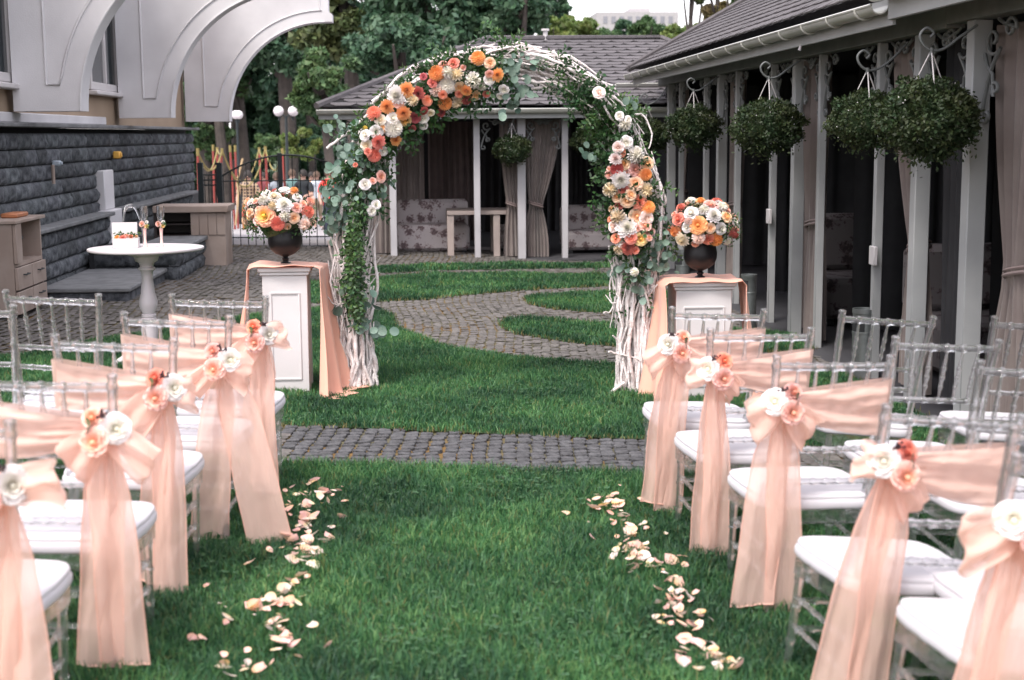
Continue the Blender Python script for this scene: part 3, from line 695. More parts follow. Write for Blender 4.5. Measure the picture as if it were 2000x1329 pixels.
def gutter(parent, p0, p1, outward, r=.06, brackets=None):
    p0, p1 = Vector(p0), Vector(p1); d = (p1-p0).normalized(); ow = Vector(outward); up = Vector((0, 0, 1)); prof = []
    for k in range(11):
        a = math.pi + k/10*math.pi; prof.append((math.cos(a)*r, math.sin(a)*r))
    prof = prof + [(math.cos(a_)*r*.88, math.sin(a_)*r*.88) for a_ in [2*math.pi - k/10*math.pi for k in range(11)]]
    mb = MB(); n = len(prof); vs = []
    for q in (p0, p1): vs += [q + ow*(x) + up*z for x, z in prof]
    mb.add(vs, [(i, (i+1) % n, n+(i+1) % n, n+i) for i in range(n)] + [tuple(range(n)), tuple(range(n, 2*n))[::-1]])
    mb.tube([p0 + ow*(r*1.0), p1 + ow*(r*1.0)], .009, 6)
    put('gutter', mb, M_gutter, parent, ang=30, fixn=True)
    L_ = (p1-p0).length; k = .3
    while k < L_:
        q = p0 + d*k; b = MB()
        b.tube([q + ow*(math.cos(math.pi + j/10*math.pi)*(r+.006)) + up*(math.sin(math.pi + j/10*math.pi)*(r+.006)) for j in range(11)], .008, 6)
        put('gutter_bracket', b, M_gutter, parent, ang=50); k += (brackets or .62)

def spiral(c, r0, r1, a0, turns, n=26):
    return [(c[0] + (r0+(r1-r0)*i/(n-1))*math.cos(a0+turns*2*math.pi*i/(n-1)), c[1] + (r0+(r1-r0)*i/(n-1))*math.sin(a0+turns*2*math.pi*i/(n-1))) for i in range(n)]
def scroll_bracket(parent, p, d, s=1.0, name='scroll_bracket', sx=1.0):
    """curled ironwork in the corner between a post (at p, under the beam) and direction d; two s-curves"""
    d = Vector(d).normalized(); up = Vector((0, 0, 1)); p = Vector(p); mb = MB()
    def T(pts, r=.011): mb.tube([p + d*(x*s*sx) + up*(z*s) for x, z in pts], r, 6)
    A = spiral((.10, -.10), .012, .075, -1.5, 1.15); end = A[-1]
    T(A + [(.10, -.215), (.055, -.30), (.025, -.40)] + spiral((.055, -.455), .045, .012, 2.4, .9)[2:])
    B = spiral((.25, -.055), .012, .052, 1.2, -1.2)
    T(B + [(.19, -.03), (.14, -.005)])
    C = spiral((.13, -.33), .01, .04, -2.6, 1.1)
    T(C + [(.10, -.26), (.05, -.22), (.02, -.16)])
    put(name, mb, M_scroll, parent, ang=60)

def curtain_mb(top0, top1, zt, zb, tie=None, pleats=7, amp=.035, seed=0, lean=0.0):
    """pleated cloth from top0 to top1 (x,y); tie = (height, fraction of width left, where 0..1)"""
    t0 = Vector((*top0, 0)); t1 = Vector((*top1, 0)); d = t1-t0; L_ = d.length; d.normalize(); nrm = Vector((-d.y, d.x, 0)); mb = MB(); r = random.Random(seed); ph = r.uniform(0, 6)
    def fn(u, v):
        z = zt + (zb-zt)*v; wfr, c = 1.0, .5
        if tie:
            th, tw, tc = tie; vt = (zt-th)/(zt-zb)
            if v < vt: k = (v/vt)**1.7; wfr = 1 + (tw-1)*k; cc = .5 + (tc-.5)*k
            else: k = min(1, (v-vt)/(1-vt)*1.2); wfr = tw + (min(1, tw*2.1)-tw)*math.sin(k*math.pi/2); cc = tc
            c = cc
        x = (c + (u-.5)*wfr)*L_
        am = amp*(.6 + .4*wfr)*(.7+.3*math.sin(u*13+ph)); w = math.sin(u*pleats*2*math.pi + ph + .5*math.sin(v*4+ph)) + .3*math.sin(u*pleats*4.1*math.pi+v*3)
        return t0 + d*x + nrm*(am*w) + Vector((0, 0, z))
    mb.grid(fn, pleats*8+1, 15); return mb
def tieback(parent, p, d, L_, z):
    d = Vector(d).normalized(); nrm = Vector((-d.y, d.x, 0)); p = Vector(p); mb = MB()
    pts = [p + d*(L_/2 + (L_/2+.012)*math.cos(a)) + nrm*(.06*math.sin(a)) + Vector((0, 0, z - .03*math.cos(a) + .01)) for a in [k/16*2*math.pi for k in range(17)]]
    mb.tube(pts, .012, 6); mb.tube([q+Vector((0, 0, .028)) for q in pts], .009, 6); put('tie_band', mb, mat('tie_cord', (.26, .20, .19), .7), parent)

# ================================================================== right pavilion
def box_part(name, a, b, m, parent, bev=.004): mb = MB(); mb.box(a, b, bev); return put(name, mb, m, parent)
XP, XG = 3.15, 2.75
pav = thing('pavilion', (XP, 13, 0), label='long open sided pavilion with grey posts, dark shingle roof and pale gutter, along the right', cat='pavilion')
pav.location = (0, 0, 0)
ZH = 2.22
thick = [17.9, 14.87, 11.82, 8.86]; thin = [17.2, 15.68, 14.1, 12.66, 11.12, 9.68]
def postbase(y): return gz(XP, y) - .03
for y in thick:
    box_part('thick_post', (XP-.05, y-.05, postbase(y)), (XP+.05, y+.05, ZH-.002), M_post, pav, .006)
for y in thin:
    box_part('thin_post', (XP-.03, y-.03, postbase(y)), (XP+.03, y+.03, ZH-.002), M_post, pav, .005)
box_part('beam', (XP-.06, 8.35, ZH), (XP+.06, 18.6, ZH+.16), M_fascia, pav)
box_part('soffit', (XG+.045, 8.35, ZH+.163), (XP+.3, 18.62, ZH+.18), M_fascia, pav)
box_part('fascia', (XG+.02, 8.35, ZH+.02), (XG+.043, 18.65, ZH+.18), M_post, pav)
gutter(pav, (XG-.035, 8.42, ZH+.14), (XG-.035, 18.7, ZH+.14), (-1, 0, 0), .055)
box_part('deck', (XP-.12, 2, -.35), (8.2, 19.6, gz(XP)+.02), M_floor, pav)
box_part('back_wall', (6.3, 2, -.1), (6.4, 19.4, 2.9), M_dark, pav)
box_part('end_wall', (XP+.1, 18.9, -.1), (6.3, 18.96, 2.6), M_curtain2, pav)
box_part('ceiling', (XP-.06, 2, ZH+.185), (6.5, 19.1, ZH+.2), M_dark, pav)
# roof: long slope, hipped at the far end
sl = .60; v = Vector((1, 0, sl)).normalized(); zE = ZH+.22; Ls = 3.9
roof_slope(pav, (XG-.03, 8.3, zE), (0, -1, 0), (v.x, v.y, v.z), [(0, 0), (-10.45, 0), (-10.45+Ls*v.x, Ls), (0, Ls)], .30, .145, 300)
v2 = Vector((0, -1, sl)).normalized()
mb = MB(); e0 = Vector((XG-.03, 18.75, zE)); mb.add([e0, e0+Vector((7, 0, 0)), e0+Vector((3.5+.2, -3.4, 3.4*sl)), e0+Vector((3.4, -3.4, 3.4*sl))], [(0, 3, 2, 1)]); put('end_slope', mb, M_shingle2, pav, smooth=False)
mb = MB(); mb.tube([e0 + Vector((0, 0, .01)), e0+Vector((3.4, -3.4, 3.4*sl+.01))], .05, 6); put('hip_cap', mb, M_shingle2, pav)
for y in thick:
    for s in (-1, 1): scroll_bracket(pav, (XP, y+s*.05, ZH-.01), (0, s, 0), 1.0, sx=1.25)
for y in thin:
    for s in (-1, 1): scroll_bracket(pav, (XP, y+s*.03, ZH-.01), (0, s, 0), .95, sx=1.25)
# end return of the far bay with its own gutter
box_part('far_beam', (XG+.1, 19.55, 2.10), (6.5, 19.67, 2.24), M_fascia, pav)
gutter(pav, (XG-.1, 19.45, 2.28), (5, 19.45, 2.28), (0, -1, 0), .055)
for x in (XG+.35, XG+.75): box_part('thin_post', (x-.03, 19.55, -.2), (x+.03, 19.61, 2.098), M_post, pav)
# nearer pavilion bay
pav2 = thing('pavilion', (0, 0, 0), label='nearer pavilion bay whose higher gutter starts at the top right, with a wide tied curtain', cat='pavilion')
Z2 = ZH+.02
for y in (7.98, 5.3):
    box_part('thick_post', (XP-.055, y-.055, postbase(y)), (XP+.055, y+.055, Z2-.002), M_post, pav2, .006)
box_part('beam', (XP-.07, 2.2, Z2), (XP+.07, 8.32, Z2+.2), M_fascia, pav2)
box_part('fascia', (XG+.0, 2.2, Z2+.03), (XG+.03, 8.38, Z2+.24), M_post, pav2)
box_part('soffit', (XG+.032, 2.2, Z2+.21), (XP+.3, 8.34, Z2+.23), M_fascia, pav2)
gutter(pav2, (XG-.07, 2.2, Z2+.2), (XG-.07, 8.42, Z2+.2), (-1, 0, 0), .062)
roof_slope(pav2, (XG-.05, 2.2, zE+.06), (0, -1, 0), (v.x, v.y, v.z), [(0, 0), (-6.2, 0), (-6.2, Ls), (0, Ls)], .30, .145, 60)
for s in (-1, 1):
    scroll_bracket(pav2, (XP, 7.98+s*.055, Z2-.01), (0, s, 0), 1.15, sx=1.3); scroll_bracket(pav2, (XP, 5.3+s*.055, Z2-.01), (0, s, 0), 1.15, sx=1.3)
# curtains
cz = gz(XP)+.05
def curtain(parent, y0, y1, x, tie=None, pl=6, m=M_curtain, seed=0, x1=None, amp=.035):
    put('curtain', curtain_mb((x, y0), (x if x1 is None else x1, y1), ZH-.02, cz, tie, pl, seed=seed, amp=amp), m, parent, ang=80)
    if tie:
        L_ = abs(y1-y0); th, tw, tc = tie; lo = min(y0, y1) + L_*((tc if y1 > y0 else 1-tc) - tw/2); tieback(parent, (x, lo, 0), (0, 1, 0), L_*tw, th)
curtain(pav, 11.18, 11.76, XP+.07, (.86, .72, .55), 5, seed=1, amp=.045)
curtain(pav, 14.2, 14.8, XP+.07, (.86, .7, .6), 5, seed=2, amp=.045)
curtain(pav, 8.93, 9.5, XP+.07, (.86, .42, .2), 6, seed=3, amp=.045)
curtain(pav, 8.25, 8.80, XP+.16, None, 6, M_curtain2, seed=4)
curtain(pav, 17.3, 17.8, XP+.10, (.86, .5, .7), 4, seed=5)
curtain(pav, 12.0, 12.5, XP+.14, None, 5, M_curtain, seed=6)
curtain(pav2, 7.0, 7.86, XP+.10, (.84, .36, .62), 8, seed=7, amp=.05)
curtain(pav2, 5.4, 6.2, XP+.10, (.84, .36, .3), 7, seed=8, amp=.05)
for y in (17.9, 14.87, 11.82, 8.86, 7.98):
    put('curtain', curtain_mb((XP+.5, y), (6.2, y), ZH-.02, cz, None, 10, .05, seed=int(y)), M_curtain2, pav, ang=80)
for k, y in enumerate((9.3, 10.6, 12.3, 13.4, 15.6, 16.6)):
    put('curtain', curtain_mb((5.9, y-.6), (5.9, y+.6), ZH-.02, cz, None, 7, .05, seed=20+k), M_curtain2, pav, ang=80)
# white junction boxes
for y, z, x in ((12.6, .87, XP-.03), (9.62, .77, XP-.03)):
    box_part('socket_box', (x-.03, y-.06, z-.06), (x-.002, y+.05, z+.07), M_white, pav)

# ================================================================== far pavilion
fp = thing('pavilion', (0, 0, 0), label='far pavilion with taupe curtains and flowered sofas behind the arch, brown shingled hip roof', cat='pavilion')
YF = 19.05; YE = 18.65
ZF = atY(1018, 232, YF).z; zg = lambda x: gz(x, 19)
for px, w in ((766, .045), (931, .042), (1018, .055), (1103, .042), (1225, .045)):
    q = atY(px, 300, YF); box_part('post', (q.x-w, YF-w, zg(q.x)-.02), (q.x+w, YF+w, ZF-.002), M_post2, fp, .005)
box_part('beam', (-1.1, YF-.06, ZF), (4.6, YF+.06, ZF+.11), M_fascia, fp)
ex0, ex1 = -1.33, 5.2; zE2 = atY(800, 212, YE).z
box_part('fascia', (ex0+.02, YE+.05, ZF+.0), (ex1, YE+.07, zE2-.002), M_post, fp)
gutter(fp, (ex0, YE, zE2-.02), (ex1, YE, zE2-.02), (0, -1, 0), .055, 1.0)
box_part('soffit', (ex0+.03, YE+.072, ZF+.115), (ex1, YF+.3, ZF+.13), M_fascia, fp)
box_part('deck', (-1.0, YF-.25, -.4), (5.0, 26, -.035), M_floor, fp)
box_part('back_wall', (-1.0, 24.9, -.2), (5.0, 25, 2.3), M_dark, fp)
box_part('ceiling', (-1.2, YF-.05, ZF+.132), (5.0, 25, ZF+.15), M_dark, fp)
rise = 3.02 - zE2; run = 3.4; vl = math.hypot(rise, run); vv = Vector((0, run, rise)).normalized()
rx0, rx1 = atY(950, 86, YE+run).x, atY(1292, 76, YE+run).x
roof_slope(fp, (ex0, YE+.02, zE2+.03), (1, 0, 0), vv, [(0, 0), (ex1-ex0, 0), (rx1-ex0, vl), (rx0-ex0, vl)], .34, .165, 300)
mb = MB(); z0 = zE2+.03; z1 = z0+rise; yB = YE+2*run
mb.add([(ex0, YE+.02, z0), (rx0, YE+run, z1), (rx1, YE+run, z1), (ex1, YE+.02, z0), (ex0, yB, z0), (ex1, yB, z0)], [(0, 1, 4), (1, 2, 5, 4), (2, 3, 5)]); put('side_slopes', mb, M_shingle2, fp, smooth=False)
mb = MB(); mb.tube([(ex0, YE, z0+.01), (rx0, YE+run, z1+.01), (rx1, YE+run, z1+.01), (ex1, YE, z0+.01)], .045, 6); put('ridge_cap', mb, M_shingle2, fp)
mb = MB(); mb.tube([(rx0+.9, YE+run, z1-.02), (rx0+.9, YE+run, z1+.12)], .035, 8); mb.tube([(rx0+.9, YE+run, z1+.12), (rx0+.9, YE+run, z1+.15)], .06, 8); put('roof_vent', mb, M_white, fp)
for px, ss in ((931, (1,)), (1018, (-1, 1)), (1103, (-1,)), (766, (1,))):
    q = atY(px, 300, YF)
    for s in ss: scroll_bracket(fp, (q.x+s*.05, YF, ZF-.01), (s, 0, 0), .8)
mb = MB(); q = atY(672, 240, YF-.2); 
scroll_bracket(fp, (-1.08, YF, ZF-.01), (1, 0, 0), .8)
box_part('corner_post', (-1.1, YF-.02, 0), (-1.07, YF+.02, ZF-.002), M_post, fp)
def fcur(pxa, pxb, Y, tie=None, pl=5, m=M_curtain, seed=0, zb=None):
    a = atY(pxa, 300, Y); b = atY(pxb, 300, Y)
    put('curtain', curtain_mb((a.x, Y), (b.x, Y), ZF-.01, (zg(a.x)+.02 if zb is None else zb), tie, pl, .035, seed=seed), m, fp, ang=80)
    if tie:
        L_ = b.x-a.x; th, tw, tc = tie; tieback(fp, (a.x + L_*(tc-tw/2), Y, 0), (1, 0, 0), L_*tw, th)
fcur(975, 1012, YF+.12, (.66, .62, .7), 4, seed=31)
fcur(1024, 1096, YF+.12, (.66, .34, .30), 8, seed=32)
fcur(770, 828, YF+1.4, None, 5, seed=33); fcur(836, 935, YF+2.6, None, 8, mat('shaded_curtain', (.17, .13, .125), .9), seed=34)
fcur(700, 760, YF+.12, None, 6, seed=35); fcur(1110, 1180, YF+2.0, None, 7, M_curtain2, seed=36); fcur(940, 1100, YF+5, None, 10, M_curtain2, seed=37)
# furniture inside
def sofa(name, pxa, pxb, Y, ztop_px, zseat_px, label, depth=.8, cat='sofa'):
    a = atY(pxa, ztop_px, Y+depth-.2); b = atY(pxb, ztop_px, Y+depth-.2); z0 = -.03
    zs = atY(pxa, zseat_px, Y+.1).z
    t = thing(name, ((a.x+b.x)/2, Y, z0), label=label, cat=cat); w = (b.x-a.x)/2
    mb = MB(); mb.box((-w, 0, .04), (w, depth-.2, zs-z0), .05); put('seat', mb, M_floral, t)
    mb = MB(); mb.box((-w, depth-.198, .04), (w, depth, a.z-z0), .05); put('backrest', mb, M_floral, t)
    for s in (-1, 1):
        for yy in (.06, depth-.08): mb = MB(); mb.box((s*(w-.08)-.03, yy-.03, 0), (s*(w-.08)+.03, yy+.03, .04)); put('leg', mb, M_dark, t)
    return t
sofa('sofa', 772, 914, YF+.75, 391, 440, 'long cream sofa with grey flower pattern, left of the table in the far pavilion')
sofa('sofa', 1095, 1230, YF+.6, 402, 452, 'cream flowered sofa behind the right curtain of the far pavilion')
sofa('armchair', 968, 1008, YF+1.1, 440, 452, 'small flowered armchair seat between table and tied curtain', .7, 'armchair')
tb = thing('dining_table', (0, 0, 0), label='pale wooden table with thick square legs in the far pavilion', cat='table')
a = atY(873, 413, YF+.25); b = atY(976, 413, YF+.25)
box_part('tabletop', (a.x, YF+.2, a.z-.05), (b.x+.35, YF+1.1, a.z), mat('pale_table_wood', (.42, .35, .32), .6, ns=6), tb)
for x in (a.x+.045, b.x-.045):
    for yy in (YF+.26, YF+1.03): box_part('leg', (x-.045, yy-.045, -.03), (x+.045, yy+.045, a.z-.052), MATS['pale_table_wood'], tb)
# sofas in the right pavilion
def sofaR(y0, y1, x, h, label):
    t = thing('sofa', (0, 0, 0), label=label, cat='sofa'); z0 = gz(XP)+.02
    mb = MB(); mb.box((x, y0, z0+.06), (x+.7, y1, z0+.42), .05); put('seat', mb, M_floral_shaded, t)
    mb = MB(); mb.box((x, y1-.2, z0+.423), (x+.7, y1, z0+h), .05); put('backrest', mb, M_floral_shaded, t)
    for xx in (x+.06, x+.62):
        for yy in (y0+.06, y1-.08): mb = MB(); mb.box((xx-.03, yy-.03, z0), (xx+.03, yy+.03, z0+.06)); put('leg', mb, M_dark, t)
sofaR(12.3, 13.3, 3.55, .95, 'flowered sofa, coloured as if in shade, in the middle bay of the right pavilion')
sofaR(9.3, 10.2, 3.5, .9, 'shade-darkened flowered sofa behind the post with the lower white socket box')

# litter bins
def bin_(px, ytop, ybase_guess, Y, r, h, label):
    q = atY(px, ytop, Y); z0 = q.z-h; t = thing('litter_bin', (q.x, Y, z0), label=label, cat='bin', group='steel litter bins along the pavilion')
    mb = MB(); mb.lathe([(r, 0), (r, h*.25), (r*1.03, h*.255), (r*1.03, h*.28), (r, h*.285), (r, h*.66), (r*1.03, h*.665), (r*1.03, h*.69), (r, h*.695), (r, h*.93), (r*1.04, h*.94), (r*1.04, h), (r*.9, h), (r*.9, h*.97), (.0001, h*.95)], 28); put('bin_body', mb, M_bin, t, ang=30)
    mb = MB()
    def fn(u, v): a = R(215)+(u-.5)*1.3; return ((r+.003)*math.cos(a), (r+.003)*math.sin(a), h*(.70+.2*v))
    mb.grid(fn, 10, 3); put('opening', mb, M_dark, t)
bin_(1463, 536, 640, 12.3, .068, .50, 'slim steel litter bin behind the right draped pedestal')
bin_(1334, 489, 540, 15.0, .075, .50, 'slim steel litter bin between the arch and the right black vase')
bin_(1690, 603, 740, 9.75, .085, .52, 'slim steel litter bin behind the clear chair in front of the posts')
# ================================================================== flowers
def petal(mb, base, out, up, w, l, cup, h0, curl=0.0, nu=4, nv=4, ruffle=0.0, r=random):
    """petal growing from base along out, cupping towards up"""
    out = Vector(out).normalized(); up = Vector(up); up = (up - out*up.dot(out)).normalized(); sd_ = out.cross(up); vs = []; ph = r.uniform(0, 6)
    for j in range(nv):
        v = j/(nv-1)
        for i in range(nu):
            u = i/(nu-1)*2-1
            wd = w*math.sin(min(1, v*1.15+.12)*math.pi*.62)**.8
            if v == 1: wd *= .72
            p = Vector(base) + out*(l*v*(1-.12*u*u*v)) + sd_*(u*wd/2) + up*(cup*l*(v*v) + curl*l*max(0, v-.65)*-1.6 + .22*wd*u*u) + up*(ruffle*l*math.sin(u*7+ph)*v)
            vs.append(p)
    fs = [(j*nu+i, j*nu+i+1, (j+1)*nu+i+1, (j+1)*nu+i) for j in range(nv-1) for i in range(nu-1)]
    mb.add(vs, fs, heart=[h0]*len(vs))
FL = {}
def flower_mesh(kind, color, seed):
    key = (kind, color, seed)
    if key in FL: return FL[key]
    r = random.Random(hash((kind, seed)) % 1000 if False else seed*17+len(kind)); mb = MB(); up = Vector((0, 0, 1))
    if kind in ('rose', 'open'):
        rings = [(3, .10, .50, .82), (4, .20, .58, .70), (5, .34, .62, .50), (6, .50, .62, .20), (7, .62, .60, -.10)] if kind == 'rose' else [(4, .08, .30, .5), (5, .20, .40, .55), (7, .34, .50, .35), (8, .50, .58, .08), (9, .58, .62, -.22)]
        for k, (n, rad, l, lift) in enumerate(rings):
            for i in range(n):
                a = (i + r.uniform(-.2, .2))/n*2*math.pi + k*1.1
                o = Vector((math.cos(a), math.sin(a), 0)); base = o*rad*.35 + up*(-.18+.02*k)
                d = (o*(1-abs(lift)*.75) + up*lift).normalized()
                petal(mb, base, d, -o*abs(lift) + up*.4, .42+.12*k, l + .06*r.uniform(-1, 1), .26, k/(len(rings)-1), curl=.16+.05*k, r=r)
        mb.lathe([(.16, -.2), (.17, .05), (.12, .24), (.0001, .28)], 8); mb.h[-(4*8):] = [0.0]*32
    elif kind in ('dahlia', 'ball', 'carn'):
        N_ = {'dahlia': 92, 'ball': 90, 'carn': 54}[kind]; low = {'dahlia': -.15, 'ball': -.55, 'carn': -.2}[kind]
        for i in range(N_):
            t = i/N_; z = 1 - t*(1-low); rr = math.sqrt(max(0, 1-z*z)); a = i*2.39996
            n = Vector((rr*math.cos(a), rr*math.sin(a), z)); o = Vector((math.cos(a), math.sin(a), 0))
            if kind == 'ball': petal(mb, n*.42, (n*.75 + o*.4).normalized(), n, .24, .46, .22, .15+.85*t, nu=3, nv=3, r=r)
            elif kind == 'dahlia':
                s = .42 + .40*t; petal(mb, o*.08*t + up*(-.1+.36*(1-t)), (o*(.25+t*.9) + up*(1.25*(1-t)+.12)).normalized(), up, .34, s+.08*r.random(), .10, t, nu=3, nv=4, r=r)
            else: petal(mb, n*.25, (n + o*.2 + Vector((r.uniform(-.3, .3), r.uniform(-.3, .3), r.uniform(-.2, .2)))).normalized(), Vector((-o.y, o.x, .3)), .42, .62, .1, t, ruffle=.10, nu=5, nv=3, r=r)
        mb.lathe([(.3, -.25), (.42, 0), (.3, .3), (.0001, .38)], 8); mb.h[-(4*8):] = [.2]*32
    me = mb.mesh(kind, smooth=True, ang=70, heart=True)
    PC = {'orange': ((.85, .33, .09), (.91, .46, .22)), 'coral': ((.82, .24, .15), (.90, .37, .29)), 'red': ((.45, .07, .07), (.62, .17, .16)), 'pink': ((.93, .45, .30), (.92, .60, .54)), 'peach': ((.95, .52, .24), (.94, .72, .54)),
          'yellow': ((.90, .50, .12), (.88, .68, .38)), 'cream': ((.86, .70, .46), (.90, .83, .74)), 'white': ((.88, .84, .72), (.95, .91, .91)), 'pw': ((.92, .68, .60), (.94, .84, .82)), 'sunny': ((.95, .62, .08), (.94, .52, .36)), 'bud': ((.7, .5, .1), (.8, .6, .15)), 'berry': ((.02, .006, .012), (.03, .01, .02))}
    me.materials.append(petal_mat('petal_'+color, *PC[color])); FL[key] = me; return me
NAMEOF = {'rose': 'rose', 'open': 'open_rose', 'dahlia': 'dahlia', 'ball': 'ball_dahlia', 'carn': 'carnation'}
def put_flower(parent, p, n, rad, kind, color, seed=None):
    n = Vector(n).normalized(); M = Matrix.Translation(p) @ n.to_track_quat('Z', 'Y').to_matrix().to_4x4() @ Matrix.Rotation(random.uniform(0, 6.28), 4, 'Z') @ Matrix.Diagonal((rad, rad, rad*random.uniform(.85, 1.05), 1))
    return link(NAMEOF[kind], flower_mesh(kind, color, random.randrange(3) if seed is None else seed), parent, M)

# leaf masses
def leaf_sprays(name, items, m, parent, wl=(.009, .035), per=14, spread=.05, fold=True):
    """items: list of (start, direction, length): a thin stem with paired narrow leaves, all joined"""
    VV = []; FF = []
    for (p, d, L_) in items:
        p = Vector(p); d = Vector(d).normalized(); s = d.orthogonal().normalized(); s = Matrix.Rotation(random.uniform(0, 6.28), 3, d) @ s
        n = max(3, int(per*L_/.15)); droop = random.uniform(.1, .5)
        for k in range(n):
            t = (k+.5)/n; q = p + d*(L_*t) + Vector((0, 0, -droop*L_*t*t*.5)); s2 = Matrix.Rotation(k*2.4, 3, d) @ s
            ld = (d*.55 + s2*random.uniform(.6, 1.1)).normalized(); l = wl[1]*random.uniform(.7, 1.2); w = wl[0]*random.uniform(.8, 1.2)
            nn = ld.cross(d + Vector((random.uniform(-.3, .3), random.uniform(-.3, .3), random.uniform(-.3, .3)))).normalized(); sd_ = ld.cross(nn); b = len(VV)
            VV += [q, q+ld*l*.5+sd_*w+nn*w*.3, q+ld*l, q+ld*l*.5-sd_*w+nn*w*.3, q+ld*l*.5]
            FF += [(b, b+1, b+4), (b+1, b+2, b+4), (b+2, b+3, b+4), (b+3, b, b+4)]
    me = big_mesh(name, [tuple(v) for v in VV], FF, smooth=True); me.materials.append(m)
    return tag(link(name, me, parent), kind='stuff')
def round_leaf_mesh(seed, narrow=1.0):
    r = random.Random(seed); mb = MB(); n = 10; vs = [(0, 0, 0)]; 
    for k in range(n):
        a = k/n*2*math.pi; rr = 1 + .06*r.uniform(-1, 1); x = math.cos(a)*.42*rr*narrow; y = .5+math.sin(a)*.5*rr
        vs.append((x, y, .22*abs(x)+.10*math.sin(y*2.5)))
    vs[0] = (0, .5, .03); mb.add(vs, [(0, 1+k, 1+(k+1) % n) for k in range(n)]); mb.tube([(0, -.25, -.03), (0, .0, 0), (0, .5, .035)], .015, 4)
    return mb
EUC = [round_leaf_mesh(s).mesh('eucalyptus_leaf') for s in range(4)]
for e in EUC: e.materials.append(M_euc)
EUCV = [np.array(round_leaf_mesh(s).v)[:11] for s in range(3)]

# ================================================================== branch arch
YA = 9.05
arch = thing('branch_arch', (onG(697, 766).x*0 + .6, YA, 0), label='tall arch of whitewashed branches dressed with peach, orange and white flowers', cat='arch')
AL = arch.location.copy()
def A3(px, py, dy=0.0): return atY(px, py, YA+dy) - AL
SP = [(696, 768), (693, 690), (688, 600), (688, 500), (695, 400), (715, 305), (755, 228), (815, 172), (890, 136), (965, 122), (1045, 128), (1120, 158), (1180, 212), (1222, 285), (1243, 370), (1248, 460), (1246, 560), (1245, 660), (1245, 777)]
spine = smooth_path([A3(*p) for p in SP], 200)
WIDE = np.interp(np.linspace(0, 1, 200), [0, .08, .2, .3, .45, .55, .68, .8, .9, 1], [.15, .145, .16, .14, .11, .13, .14, .18, .17, .15])
def fr(i):
    i = max(0, min(199, i)); t = (spine[min(i+1, 199)] - spine[max(i-1, 0)]).normalized(); return t, Vector((t.z, 0, -t.x)), Vector((0, 1, 0))
def branch(i0, i1, a, b, r0, wob=.018, frm=None, side=None):
    mb = MB(); n = max(6, int(abs(i1-i0)/4)); pts = []; rs = []; ph = [random.uniform(0, 6.28) for _ in range(6)]; fq = [random.uniform(1.5, 4.5) for _ in range(4)]
    a2, b2 = random.uniform(-1, 1), random.uniform(-1, 1)
    for k in range(n):
        t = k/(n-1); i = int(i0 + (i1-i0)*t); T, A, B = fr(i); w = WIDE[max(0, min(199, i))]
        aa = a*(1-t) + a2*t; bb = b*(1-t)+b2*t; s = math.hypot(aa, bb)
        if s > 1: aa /= s; bb /= s
        j1 = wob*(math.sin(fq[0]*t*6+ph[0]) + .6*math.sin(fq[1]*t*13+ph[1]) + .35*random.uniform(-1, 1)); j2 = wob*(math.sin(fq[2]*t*6+ph[2]) + .6*math.sin(fq[3]*t*11+ph[3]))
        pts.append(spine[max(0, min(199, i))] + A*(aa*w + j1) + B*(bb*w*.85 + j2)); rs.append(r0*(1-.6*t)*(1+.12*random.uniform(-1, 1)))
    mb.tube(pts, rs, 7)
    for _ in range(random.choice([0, 1, 1, 2, 3])):        # side twigs and cut stubs
        k = random.randrange(1, n-1); d = Vector((random.uniform(-1, 1), random.uniform(-1, 1), random.uniform(-.3, 1))).normalized(); L_ = random.choice([.02, .035, .06, .10])
        mid = pts[k] + d*L_*.5 + Vector((random.uniform(-1, 1), 0, random.uniform(-1, 1)))*.01; mb.tube([pts[k], mid, pts[k]+d*L_ + (pts[min(k+1, n-1)]-pts[k])*.4], [rs[k]*.7, rs[k]*.55, rs[k]*.35], 5)
    put('branch', mb, M_branch, arch, ang=60)
random.seed(11)
for side in (0, 1):
    for k in range(76):
        a = random.uniform(0, 6.28); rr = math.sqrt(random.uniform(.1, 1)); L_ = random.randint(22, 62)
        i0, i1 = (0, L_) if side == 0 else (199, 199-L_)
        branch(i0, i1, rr*math.cos(a), rr*math.sin(a), random.uniform(.008, .017), .017)
for k in range(130):
    i0 = random.randint(40, 150); L_ = random.randint(30, 62); a = random.uniform(0, 6.28); rr = math.sqrt(random.uniform(0, 1))
    branch(i0, i0+L_, rr*math.cos(a), rr*math.sin(a), random.uniform(.006, .012), .014)
def stray(pts, r, name='branch'):
    q = smooth_path([A3(x, y, dy) for x, y, dy in pts], 22)
    q = [p + Vector((random.uniform(-1, 1), random.uniform(-1, 1), random.uniform(-1, 1)))*.005 for p in q]
    mb = MB(); mb.tube(q, [r*(1-.55*i/21) for i in range(22)], 7); put(name, mb, M_branch, arch, ang=60)
